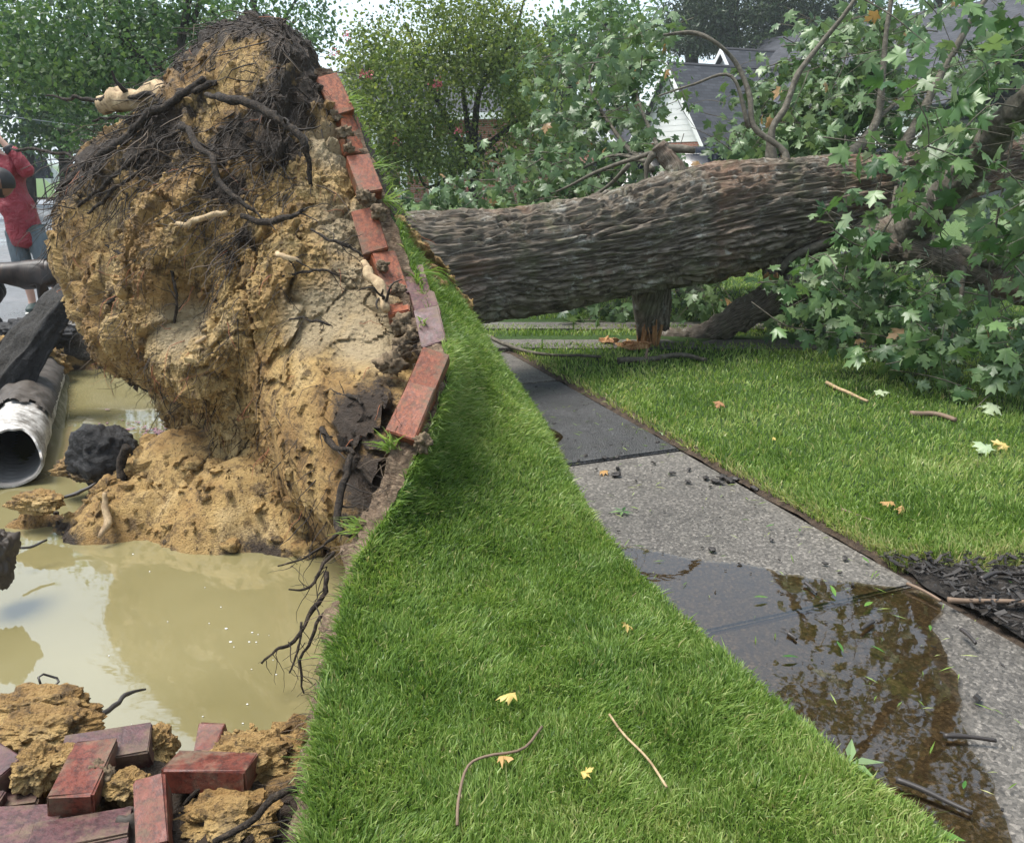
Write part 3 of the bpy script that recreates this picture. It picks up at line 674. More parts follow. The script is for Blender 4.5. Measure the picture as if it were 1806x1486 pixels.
# trunk
AX = [(*at(690, 506, 5.05), .41), (*at(800, 482, 5.3), .335), (*at(900, 467, 5.6), .345), (*at(1000, 450, 5.9), .35), (*at(1100, 430, 6.15), .365), (*at(1200, 406, 6.4), .40), (*at(1300, 385, 6.6), .39), (*at(1400, 367, 6.75), .36),
      (*at(1500, 349, 6.9), .315), (*at(1570, 335, 7.0), .26), (*at(1700, 305, 7.25), .20), (*at(1880, 262, 7.6), .15)]
nl, ns = 720, 280
ax = resample(AX, nl); path, rad = ax[:, :3], ax[:, 3]
t_, U_, V_ = frames(path)
S = np.concatenate([[0], np.cumsum(np.linalg.norm(np.diff(path, axis=0), axis=1))])
th = np.arange(ns) * 2 * math.pi / ns
SS, TH = np.meshgrid(S, th, indexing='ij'); RR = np.repeat(rad[:, None], ns, 1)
ring = U_[:, None] * np.cos(TH)[..., None] + V_[:, None] * np.sin(TH)[..., None]
cx, cy = np.cos(TH).ravel(), np.sin(TH).ravel(); s = SS.ravel()
lump = 0.035 * fbm(np.c_[s * 1.1, cx * 1.2, cy * 1.2], 3)
tw = 0.18 * fbm(np.c_[s * 0.8, cx * 1.5, cy * 1.5 + 4], 2)     # grain wanders round the trunk
ca, sa = np.cos(TH.ravel() + tw * 0.5), np.sin(TH.ravel() + tw * 0.5)
plate = np.c_[s * 1.1, ca * 7.0, sa * 7.0]
pl2 = np.c_[s * 2.4, ca * 12, sa * 12]
d1, d2, cv = cells(plate + 0.5 * np.c_[fbm(plate, 2), fbm(plate + 7, 2), fbm(plate + 13, 2)])
ed_ = smooth(d2 - d1, 0.02, 0.14)
amp_ = 0.35 + 0.9 * smooth(fbm(np.c_[s * 1.2, cx * 2, cy * 2 + 9], 2), -.35, .45)
bark = amp_ * (0.022 * (ed_ - 0.6) + 0.026 * (cv - 0.5) * ed_) + 0.045 * (1 - smooth(np.abs(perlin(pl2 + .22 * np.c_[fbm(pl2 * .7, 2), fbm(pl2 * .7 + 3, 2), fbm(pl2 * .7 + 6, 2)])), 0.0, 0.30)) * -1.0 + 0.014 * ridged(pl2 * np.array([1.2, 2, 2]), 2) + 0.007 * fbm(np.c_[s * 16, ca * 34, sa * 34], 3)
flute = 0.05 * np.exp(-((SS.ravel() - S[int(nl * .50)]) / 0.7) ** 2) * np.cos(3 * TH.ravel() + 1.0)
R_ = RR.ravel() * (1 + lump * 1.2) + bark + flute * 0.6
tvx = (np.repeat(path, ns, 0) + ring.reshape(-1, 3) * R_[:, None])
i = np.arange(nl - 1)[:, None] * ns; j = np.arange(ns)[None, :]; k = (j + 1) % ns
trunk = obj("trunk", tvx, np.stack([i + j, i + k, i + ns + k, i + ns + j], -1).reshape(-1, 4), M["bark"], TREE)
uvmesh(trunk.data, np.c_[s * 0.30 + 0.1 * fbm(np.c_[s * 2, cx, cy], 2), (cx * 1.3 + cy * 1.7)])

def limb(name, pts, mat="branch", seg=10, n=None, parent=TREE, rough=0.06, bark_amp=0.0, label=None, unit=None):
    """pts: (px,py,Y,radius)"""
    q = np.array([(*at(a, b, c), r) for a, b, c, r in pts])
    L = np.linalg.norm(np.diff(q[:, :3], axis=0), axis=1).sum(); n = n or max(6, int(L / (0.018 if name in ("root", "stick") else 0.05)))
    q = resample(q, n); p = q[:, :3]; r = np.maximum(q[:, 3], 0.002)
    p = p + (np.c_[perlin(p * 5), perlin(p * 5 + 9), perlin(p * 5 + 21)]) * (rough * np.minimum(r, 0.12)[:, None] * 3)
    if name in ("root", "stick"): p = p + 0.022 * np.c_[perlin(p * 9), perlin(p * 9 + 9), perlin(p * 9 + 21)] + 0.006 * np.c_[perlin(p * 30), perlin(p * 30 + 9), perlin(p * 30 + 21)]
    v, f = tube(p, r * ((0.82 if name == "root" else 1) + (0.28 if name == "root" else 0.15) * fbm(p * 14, 3)), seg)
    if name in ("root", "stick") and not bark_amp: bark_amp = 0.10 * float(r.mean())
    if bark_amp:
        nrm = np.vstack([(v[:-2].reshape(n, seg, 3) - p[:, None]).reshape(-1, 3), np.zeros((2, 3))]); nrm /= np.linalg.norm(nrm, axis=1)[:, None] + 1e-9
        v = v + nrm * (bark_amp * (ridged(v * (60.0 if name in ("root", "stick") else 14.0), 3) + 1.3 * fbm(v * 5, 2)))[:, None]
    o = obj(name, v, f, M[mat], parent)
    sl_ = np.concatenate([[0], np.cumsum(np.linalg.norm(np.diff(p, axis=0), axis=1))]); an = np.arange(seg) * 2 * math.pi / seg
    S2, A2 = np.meshgrid(sl_, an, indexing='ij'); w_ = 4.5 * r.max()
    uvmesh(o.data, np.vstack([np.c_[S2.ravel() * .45, (np.cos(A2) * w_ + np.sin(A2) * w_ * 1.3).ravel()], [(0, 0), (0, 0)]]))
    if label: tag(o, label)
    return o
# heavy limbs
limb("limb", [(1500, 400, 6.75, .17), (1575, 425, 6.4, .14), (1640, 375, 6.0, .105), (1710, 300, 5.6, .095), (1770, 225, 5.3, .085), (1840, 150, 5.0, .07), (1960, 20, 4.8, .05)], seg=40, n=170, bark_amp=.009)
limb("limb", [(1560, 415, 6.4, .12), (1640, 445, 6.1, .105), (1720, 480, 5.9, .09), (1810, 515, 5.7, .08), (1950, 560, 5.5, .06)], "bark", seg=40, n=150, bark_amp=.011)
limb("limb", [(1690, 440, 6.0, .05), (1740, 460, 5.8, .045), (1830, 470, 5.6, .03)], seg=10)
limb("limb", [(1740, 262, 5.5, .05), (1770, 212, 5.4, .045), (1830, 208, 5.2, .035)], seg=10)
limb("limb", [(1480, 360, 6.9, .14), (1560, 300, 7.3, .065), (1610, 230, 7.5, .042), (1650, 150, 7.7, .034), (1700, 60, 7.8, .027), (1760, -30, 7.9, .02), (1900, -200, 8.2, .02)], seg=10)
limb("limb", [(1440, 300, 7.0, .10), (1500, 270, 7.2, .05), (1545, 215, 7.4, .034), (1556, 130, 7.5, .027), (1562, 65, 7.6, .02), (1575, -20, 7.7, .02)], seg=10)
limb("limb", [(1372, 330, 6.7, .07), (1385, 270, 6.8, .026), (1330, 225, 6.9, .023), (1322, 170, 7.0, .021), (1300, 115, 7.1, .018), (1262, 75, 7.1, .015), (1220, 58, 7.2, .017), (1170, 62, 7.2, .009)], seg=9)
limb("limb", [(1362, 330, 6.9, .07), (1360, 235, 7.0, .030), (1385, 190, 7.1, .026), (1408, 130, 7.2, .023), (1450, 75, 7.3, .020), (1500, 10, 7.3, .017), (1560, -90, 7.4, .018)], seg=9)
limb("limb", [(1200, 350, 6.4, .10), (1190, 300, 6.45, .065), (1170, 268, 6.5, .055), (1160, 255, 6.5, .045)], "bark", seg=28, n=50, bark_amp=.008)
limb("branch", [(1168, 262, 6.5, .035), (1195, 262, 6.45, .030), (1226, 266, 6.4, .022)], seg=8)
limb("branch", [(1160, 268, 6.5, .03), (1142, 285, 6.5, .022), (1140, 318, 6.5, .014), (1143, 330, 6.45, .012)], seg=7)
limb("branch", [(1150, 270, 6.7, .02), (1060, 300, 7.2, .016), (1000, 330, 7.6, .010), (950, 350, 8, .006)], seg=6)
limb("branch", [(1320, 225, 6.9, .02), (1290, 135, 7.0, .012), (1220, 150, 7.1, .009), (1160, 170, 7.2, .006)], seg=6)
for pts in ([(1060, 85, 9, .006), (1040, 150, 8.8, .014), (1090, 240, 8.3, .02), (1150, 300, 7.4, .03)], [(1000, 310, 8.3, .01), (1080, 275, 8.0, .016), (1140, 285, 7.2, .02)], [(1540, 215, 7.4, .02), (1600, 170, 7.6, .014), (1660, 160, 7.8, .007)],
            [(1100, 60, 9, .006), (1120, 160, 8.6, .014), (1160, 260, 7.6, .02)], [(1020, 360, 7.5, .012), (1070, 330, 7.4, .016), (1110, 290, 7.2, .02)], [(1580, 330, 6.6, .012), (1560, 430, 6.2, .008), (1530, 530, 5.8, .004)],
            [(1700, 470, 5.8, .02), (1690, 560, 5.6, .012), (1660, 640, 5.4, .006)], [(1790, 220, 5.0, .006), (1745, 480, 5.0, .007), (1760, 600, 5.0, .005)], [(1600, 300, 5.7, .005), (1580, 370, 5.6, .007), (1530, 450, 5.5, .005)]):
    limb("branch", pts, seg=6)
# broken stub under the trunk, its fresh wood, and the second broken stub
g0 = gnd(1145, 608)
def stub(top, bot, r0, r1, name="stub"):
    n, sg = 60, 48; t = np.linspace(0, 1, n)[:, None]; p = top * (1 - t) + bot * t; R = np.linspace(r0, r1, n)
    v, f = tube(p, R, sg); an = np.tile(np.arange(sg) * 2 * math.pi / sg, n); d = np.r_[np.c_[np.cos(an), np.sin(an), 0 * an], np.zeros((2, 3))]
    rg = ridged(v * np.array([11, 11, 3.]), 3); v = v + d * (0.022 * rg + .02 * fbm(v * 4, 2))[:, None]
    low = np.r_[np.repeat(t[:, 0], sg), 0, 1]; v[:, 2] += low ** 3 * .10 * perlin(np.c_[np.r_[np.cos(an) * 3, 0, 0], np.r_[np.sin(an) * 3, 0, 0], 0 * low])     # ragged torn hem
    o = obj(name, v, f, M["bark"], TREE); uvmesh(o.data, np.c_[v[:, 2] * .4, v[:, 0] * 1.6 + v[:, 1]]); return o
st = stub(at(1147, 470, 6.4), at(1152, 575, 6.55), .17, .135)
def shards(center, n, length, spread, tilt, parent, name="splinter", mat="wood", r=0.022, flat=False):
    for k in range(n):
        a = rng.uniform(0, 6.28); o = np.array([math.cos(a), math.sin(a), 0]) * spread * rng.uniform(0.2, 1)
        d = np.array([rng.normal(0, tilt), rng.normal(0, tilt), -1.0]) if not flat else np.array([rng.normal(0, 1), rng.normal(0, .5), rng.normal(0, .12)])
        d /= np.linalg.norm(d); L = length * rng.uniform(.45, 1.1); top = center + o - d * L * .35; sd_ = np.cross(d, rng.normal(0, 1, 3)); sd_ /= np.linalg.norm(sd_); th_ = np.cross(d, sd_); w = r * rng.uniform(.5, 1.6); q = r * rng.uniform(.2, .5)
        tt_ = np.array([0, .3, .7, 1.0]); ww_ = np.array([.7, 1.0, .8, .05]) * w; v = []
        for t2, w2 in zip(tt_, ww_):
            c = top + d * L * t2 + rng.normal(0, .003, 3); v += [c - sd_ * w2 - th_ * q * (1 - t2 * .8), c + sd_ * w2 - th_ * q * (1 - t2 * .8), c + sd_ * w2 + th_ * q * (1 - t2 * .8), c - sd_ * w2 + th_ * q * (1 - t2 * .8)]
        f = [[4 * i + j, 4 * i + (j + 1) % 4, 4 * i + 4 + (j + 1) % 4, 4 * i + 4 + j] for i in range(3) for j in range(4)] + [[3, 2, 1, 0], [12, 13, 14, 15]]
        obj(name, v, f, M[mat], parent, smooth=False)
shards(at(1146, 585, 6.48), 46, .30, .10, .10, TREE, r=.016)
def chunk(name, c, size, seed, mat, parent=None, n=3, amp=0.35, squash=(1, 1, 1), smoothf=True, dark=0.2):
    bm = bmesh.new(); bmesh.ops.create_icosphere(bm, subdivisions=n, radius=1.0)
    co = np.array([v.co[:] for v in bm.verts]); f = np.array([[v.index for v in q.verts] for q in bm.faces]); bm.free()
    r = 1 + amp * fbm(co * 1.3 + seed, 4); d1, d2, cv = cells(co * 1.8 + seed); r = r + amp * 0.5 * (cv - 0.5) * smooth(d2 - d1, 0, .3) + amp * .30 * fbm(co * 5 + seed, 3) + (amp * .09 * fbm(co * 16 + seed, 3) - amp * .22 * smooth(fbm(co * 8 + seed, 2), .35, .8) if n >= 4 else 0)
    v = co * r[:, None] * np.asarray(size) 
    off = np.asarray(c, float)
    if parent is None:
        o = link(name, make_mesh(name, v, f, M[mat], smooth=smoothf, attrs={"dark": np.full(len(v), dark), "pale": np.full(len(v), .3)})); o.location = off
        return o
    return obj(name, v + off, f, M[mat], parent, smooth=smoothf, attrs={"dark": np.full(len(v), dark), "pale": np.full(len(v), .3)})
st2 = limb("stub", [(1360, 440, 6.55, .12), (1362, 470, 6.5, .085), (1362, 490, 6.45, .07)], "bark", seg=14, n=14)
shards(at(1360, 488, 6.42), 10, .10, .06, .015, TREE, r=.022)
limb("branch", [(1375, 480, 6.4, .03), (1395, 455, 6.4, .032), (1440, 435, 6.4, .035), (1500, 415, 6.5, .03)], seg=8)

# the soil mass: star-shaped lump shaped by measured points, then roughened
CTR = np.array([-1.28, 4.75, 0.55])
ctl = [(430, 40, 4.85), (520, 75, 4.75), (570, 118, 4.62), (350, 70, 4.95), (305, 135, 5.0), (215, 215, 5.05), (165, 270, 5.1), (112, 330, 5.15), (102, 390, 5.2), (122, 470, 5.1), (140, 540, 5.0), (195, 615, 4.9), (250, 680, 4.8), (310, 722, 4.65), (380, 720, 4.35),
       (300, 250, 4.55), (400, 150, 4.55), (480, 200, 4.40), (250, 380, 4.50), (350, 400, 4.15), (250, 500, 4.45), (350, 550, 4.10), (450, 300, 4.25), (450, 450, 3.95), (550, 330, 4.15), (550, 450, 3.85), (450, 620, 3.80), (560, 600, 3.60), (600, 250, 4.38), (640, 400, 4.10), (650, 500, 3.85),
       (690, 610, 3.50), (640, 700, 3.35), (540, 720, 3.55), (460, 740, 3.85), (620, 800, 3.12), (540, 850, 3.45), (600, 900, 2.95), (570, 960, 2.98), (690, 800, 3.0), (330, 640, 4.4), (560, 200, 4.45)]
Q = np.array([at(*c) for c in ctl])
extra = np.array([(-1.0, 5.5, 0.5), (-0.85, 5.2, 0.9), (-0.62, 5.0, 0.4), (-0.72, 4.75, 0.85), (-0.80, 4.72, 1.25), (-0.92, 4.75, 1.6), (-1.6, 5.7, 0.6), (-1.0, 5.1, 1.7), (-1.9, 5.6, 0.9), (-1.3, 5.3, 1.9), (-2.3, 5.7, 0.6), (-1.2, 4.3, -0.8), (-1.5, 4.9, -0.7), (-0.9, 3.6, -0.75), (-1.9, 5.4, -0.35), (-0.48, 4.3, 0.25), (-0.48, 4.7, 0.2), (-0.42, 3.9, 0.2), (-0.9, 5.5, -0.5)])
Q = np.vstack([Q, extra]); dq = Q - CTR; rq = np.linalg.norm(dq, axis=1); dq /= rq[:, None]
bm = bmesh.new(); bmesh.ops.create_icosphere(bm, subdivisions=8, radius=1.0)
me_ = bpy.data.meshes.new("tmp"); bm.to_mesh(me_); bm.free()
co = np.empty(len(me_.vertices) * 3, np.float32); me_.vertices.foreach_get("co", co); co = co.reshape(-1, 3).astype(float)
fc = np.empty(len(me_.loops), np.int32); me_.loops.foreach_get("vertex_index", fc); fc = fc.reshape(-1, 3); bpy.data.meshes.remove(me_)
def kern(a, b): return np.exp(-(np.clip(1 - a @ b.T, 0, 2)) / 0.06) 
Kq = kern(dq, dq) + 0.08 * np.eye(len(Q)); wq = np.linalg.solve(Kq, rq - 1.15)
rr = np.concatenate([1.15 + kern(co[s0:s0 + 20000], dq) @ wq for s0 in range(0, len(co), 20000)])
rr = np.clip(rr, 0.5, 2.4)
sv = CTR + co * rr[:, None]
lo = fbm(sv * 2.2, 3); wv_ = sv + 0.10 * np.c_[fbm(sv * 4, 2), fbm(sv * 4 + 5, 2), fbm(sv * 4 + 11, 2)]; d1, d2, cv = cells(wv_ * np.array([3.9, 3.9, 2.0])); e1 = smooth(d2 - d1, 0.015, 0.10); d3, d4, cv2 = cells(sv * 11 + 5)
hi = fbm(sv * 14, 4); pitn = fbm(sv * np.array([6, 6, 4]) + 50, 3)
strk = ridged(sv * np.array([10, 10, 4.5]), 3)
rgh = np.clip(0.22 + 0.85 * smooth(fbm(sv * 1.3 + 40, 2), 0.0, .6), 0, 1.1)       # rough crumbly zones and smoother broken faces
disp = 0.055 * lo + 0.085 * (cv - 0.5) * e1 + 0.05 * (e1 - 0.9) + rgh * (0.022 * (d4 - d3 - 0.2) + 0.022 * hi - 0.05 * smooth(pitn, 0.45, 0.9) + 0.014 * strk) + 0.009 * fbm(sv * 40, 2) + rng.normal(0, .0022, len(sv))
sv = sv + co * disp[:, None]
pxs = np.c_[sv[:, 0], sv[:, 2]]
# dark organic layer: upper left sweep of roots, the crown of the plate, the cleft, and the foot by the turf
def blob(px, py, Y, r): 
    c = at(px, py, Y); return np.exp(-(((sv - c) ** 2).sum(1)) / r ** 2)
dark = np.zeros(len(sv))
for b_ in ((440, 50, 4.85, .42), (530, 95, 4.7, .36), (360, 80, 5.0, .36), (300, 150, 5.0, .3), (300, 250, 4.6, .34), (220, 300, 4.9, .38), (170, 330, 5.0, .36), (400, 250, 4.4, .22), (480, 260, 4.3, .2), (500, 200, 4.4, .24), (530, 330, 4.15, .14), (420, 420, 4.0, .16), (400, 330, 4.2, .16), (560, 150, 4.5, .2), (640, 730, 3.25, .24), (610, 850, 3.0, .24), (680, 780, 3.0, .2), (590, 950, 2.9, .25), (260, 690, 4.8, .22), (130, 560, 5.0, .2), (460, 130, 4.6, .18)):
    dark = np.maximum(dark, 0.80 * blob(*b_))
for b_ in ((410, 110, 4.55, .15), (560, 470, 3.85, .35), (540, 370, 4.05, .2), (600, 620, 3.6, .25)): dark *= 1 - 0.8 * blob(*b_)
pale = np.zeros(len(sv))
for b_ in ((660, 590, 3.6, .22), (620, 420, 4.1, .22), (640, 520, 3.85, .22), (590, 260, 4.35, .16), (560, 560, 3.7, .2), (330, 590, 4.1, .2)): pale = np.maximum(pale, blob(*b_))
dark = dark + 0.10 * lo - 0.02; dark = np.where(sv[:, 2] < WATER_Z + 0.05, dark + 0.25, dark)
soil = obj("soil_mass", sv, fc, M["clay"], TREE, smooth=False, attrs={"dark": dark, "pale": pale}); tag(soil, "yellow clay root plate with dark topsoil rim")
SN = mesh_normals(sv, fc)

# roots traced one by one
def root(pts, mat="root", **kw):
    o = limb("root", pts, mat, rough=0.12, **kw)
    q = resample(np.array([(*at(a, b, c), r) for a, b, c, r in pts]), 30)
    for k in range(rng.integers(3, 8)):       # side rootlets
        i = rng.integers(4, 29); p = q[i, :3]; d = q[min(i + 1, 29), :3] - q[i - 1, :3]; d = d / (np.linalg.norm(d) + 1e-9) + rng.normal(0, .6, 3); d /= np.linalg.norm(d); r0 = max(.0015, q[i, 3] * .35); L = rng.uniform(.05, .18); pp = [p]
        for j in range(7): d = d + rng.normal(0, .28, 3) + np.array([0, 0, -.08]); d /= np.linalg.norm(d); pp.append(pp[-1] + d * L / 7)
        ROOTLETS.append((pp, r0))
    return o
ROOTLETS = []
root([(360, 165, 4.55, .012), (400, 172, 4.3, .022), (460, 192, 4.2, .022), (490, 215, 4.15, .02), (530, 242, 4.1, .02), (545, 280, 4.1, .017), (548, 325, 4.1, .01)])
root([(320, 218, 4.45, .02), (345, 245, 4.3, .02), (370, 280, 4.2, .017), (390, 320, 4.1, .014), (430, 360, 4.0, .011), (460, 385, 3.95, .006)])
root([(385, 145, 4.6, .016), (340, 160, 4.6, .018), (290, 165, 4.7, .016), (200, 170, 4.85, .014), (130, 176, 5.0, .010), (80, 168, 5.1, .004)])
root([(360, 140, 4.6, .016), (320, 165, 4.6, .022), (260, 205, 4.6, .024), (225, 245, 4.65, .024), (180, 275, 4.75, .022), (135, 310, 4.85, .020), (102, 333, 4.95, .018)])
root([(300, 175, 4.7, .014), (240, 205, 4.8, .018), (215, 235, 4.85, .016), (196, 247, 4.85, .018)])
root([(320, 225, 4.5, .01), (250, 270, 4.55, .014), (215, 300, 4.6, .014), (175, 330, 4.65, .014), (150, 350, 4.7, .012), (132, 372, 4.75, .009)])
root([(290, 260, 4.5, .008), (240, 305, 4.5, .011), (200, 330, 4.55, .011), (180, 355, 4.6, .009), (155, 375, 4.65, .006)])
root([(165, 212, 4.95, .007), (200, 209, 4.85, .008), (260, 207, 4.7, .008)])
root([(20, 265, 5.3, .006), (50, 262, 5.2, .011), (95, 268, 5.1, .011), (130, 280, 5.0, .007), (165, 284, 4.9, .004)])
root([(140, 243, 5.0, .006), (160, 252, 4.95, .009), (180, 268, 4.8, .005)])
root([(300, 335, 4.35, .006), (220, 300, 4.6, .008)])
root([(150, 415, 4.8, .005), (270, 480, 4.25, .012), (215, 515, 4.4, .011), (175, 540, 4.6, .008), (140, 560, 4.8, .004)])
root([(365, 590, 3.9, .012), (320, 625, 4.0, .013), (285, 655, 4.1, .008)], "pale_root")
root([(300, 580, 4.1, .005), (310, 540, 4.05, .008), (305, 490, 4.1, .008), (280, 440, 4.2, .006)])
root([(425, 385, 3.95, .014), (470, 388, 3.9, .016), (510, 384, 3.85, .016), (540, 370, 3.85, .008)])
root([(485, 448, 3.8, .014), (505, 452, 3.75, .014), (528, 460, 3.78, .010)], "pale_root")
root([(395, 380, 4.0, .016), (330, 395, 4.1, .020), (305, 400, 4.15, .012)], "pale_root")
root([(490, 490, 3.8, .005), (545, 480, 3.75, .007), (580, 475, 3.75, .007), (600, 485, 3.75, .004)])
root([(550, 405, 3.9, .005), (590, 425, 3.8, .008), (625, 440, 3.8, .007), (640, 450, 3.8, .004)])
root([(510, 560, 3.65, .004), (550, 562, 3.6, .006), (585, 580, 3.55, .005)])
root([(640, 460, 3.85, .02), (660, 500, 3.72, .028), (682, 540, 3.62, .02)], "pale_root")
root([(180, 188, 4.95, .05), (205, 180, 4.9, .062), (240, 170, 4.85, .06), (290, 168, 4.8, .07), (330, 165, 4.8, .06)], "pale_root", seg=16, n=30)
root([(580, 1010, 2.7, .010), (560, 1060, 2.6, .009), (520, 1120, 2.5, .007), (490, 1145, 2.45, .005), (462, 1172, 2.4, .004)])
root([(575, 1080, 2.55, .008), (545, 1120, 2.5, .007), (530, 1160, 2.45, .006), (535, 1225, 2.4, .003)])
root([(530, 1090, 2.5, .005), (525, 1140, 2.45, .004), (512, 1190, 2.4, .003)])
root([(600, 930, 2.75, .008), (545, 985, 2.7, .005), (490, 1003, 2.65, .003)])
root([(590, 980, 2.7, .007), (550, 1030, 2.6, .005), (505, 1040, 2.55, .003)])
root([(620, 800, 3.0, .010), (600, 870, 2.9, .016), (592, 925, 2.8, .014), (612, 940, 2.75, .008)])
root([(640, 715, 3.2, .006), (600, 700, 3.3, .010), (560, 690, 3.5, .006)])
root([(570, 760, 3.25, .014), (590, 785, 3.15, .012), (625, 800, 3.05, .008)])
# fine roots spread over the soil
fine = Batch()
for pp, r0 in ROOTLETS: fine.add(*tube(pp, r0 * np.linspace(1, .3, 8), 4, False), tint=.25)
def fine_roots(n, region, length, rad_, pull, tints):
    idx = np.nonzero(region)[0]
    for k in rng.choice(idx, n):
        p = sv[k].copy(); nr = SN[k]; L = rng.uniform(*length); m = 6; pts = [p - nr * 0.02]
        d = pull + rng.normal(0, 0.45, 3); d -= nr * (d @ nr) * 0.8; d /= np.linalg.norm(d)
        for q in range(m - 1):
            d = d + rng.normal(0, 0.25, 3) + np.array([0, 0, -0.06]); d /= np.linalg.norm(d)
            pts.append(pts[-1] + d * L / m + nr * (0.010 if q < 3 else -0.004))
        r = rng.uniform(*rad_); fine.add(*tube(pts, r * np.linspace(1, 0.35, m), 3, False), tint=rng.choice(tints))
front = (sv[:, 1] < 5.15) & (SN @ np.array([0.3, -1, 0.1]) > -0.15) & (sv[:, 2] > WATER_Z)
up_left = front & (dark > 0.35) & (sv[:, 2] > 0.8)
fine_roots(1500, up_left, (0.10, 0.5), (0.0012, 0.0055), np.array([-0.6, -0.25, -0.9]), [0.05, 0.2, 0.3, 0.45, 0.6, 0.75])
fine_roots(2700, front, (0.05, 0.30), (0.0008, 0.0030), np.array([-0.2, -0.3, -0.7]), [0.0, 0.0, 0.05, 0.1, 0.2, 0.3, 0.4, 0.5, 0.8, 0.97])
fine_roots(420, front & (sv[:, 2] < 0.35) & (sv[:, 0] > -1.1), (0.08, 0.3), (0.001, 0.004), np.array([-0.5, -0.1, -0.6]), [0.0, 0.1, 0.2, 0.4])
fine_roots(150, front & (dark > 0.35) & (sv[:, 2] > 1.5), (0.06, 0.25), (0.001, 0.003), np.array([-0.1, 0, 1.0]), [0.0, 0.1, 0.2])
# fibres along the torn sod edge
for k in range(900):
    i = rng.integers(10, 230); j = rng.integers(6, 34); p = bk.reshape(NT_, NB, 3)[i, j]; o = out[i]
    d = o * 0.8 + np.array([-0.1, 0, -0.7]) + rng.normal(0, .35, 3); d /= np.linalg.norm(d); pts = [p - o * 0.01]; L = rng.uniform(.03, .16)
    for q in range(5):
        d = d + rng.normal(0, .3, 3) + np.array([0, 0, -.1]); d /= np.linalg.norm(d); pts.append(pts[-1] + d * L / 5)
    fine.add(*tube(pts, rng.uniform(.0006, .0022) * np.linspace(1, .4, 6), 3, False), tint=rng.choice([.05, .2, .4, .8, .88]))
fo = fine.build("fine_roots", M["fine_root"], TREE); tag(fo, kind='stuff')

# ------------------------------------------------------------------ maple leaves
def leaf_shape(seed, fold=0.25):
    r = np.random.default_rng(seed)
    half = np.array([(0.0, -0.02), (0.13, -0.06), (0.40, -0.10), (0.30, 0.10), (0.42, 0.20), (0.66, 0.44), (0.44, 0.42), (0.36, 0.52), (0.20, 0.40), (0.24, 0.62), (0.30, 0.74), (0.13, 0.76), (0.0, 1.02)])
    half = half + r.normal(0, 0.018, half.shape) * (np.abs(half[:, :1]) > 0)
    left = half[1:-1][::-1] * np.array([-1, 1]) + r.normal(0, 0.015, (len(half) - 2, 2))
    o = np.vstack([half, left]); n = len(o)
    v = np.vstack([o, [(0, 0.25)]]); v = v - np.array([0, 0.0])
    z = -fold * np.abs(v[:, 0]) ** 1.2 - 0.28 * (v[:, 1] - 0.2) ** 2 * np.sign(v[:, 1] + .3) + r.normal(0, 0.02, len(v))
    f = np.stack([np.arange(n), (np.arange(n) + 1) % n, np.full(n, n)], 1)
    return np.c_[v, z], f
LEAVES = [leaf_shape(k, f) for k, f in ((1, .2), (2, .35), (3, .5), (4, .15), (5, .65), (6, .3))]
def basis(n, droop=0.6, face=np.array([-0.15, -0.55, 0.75])):
    """leaf frames: y = tip direction, z = upper side"""
    yv = rng.normal(0, 0.6, (n, 3)) + np.array([0, -0.15, -droop]); yv /= np.linalg.norm(yv, axis=1)[:, None]
    zv = rng.normal(0, 0.55, (n, 3)) + face; zv -= yv * (zv * yv).sum(1)[:, None]; zv /= np.linalg.norm(zv, axis=1)[:, None]
    return np.cross(yv, zv), yv, zv
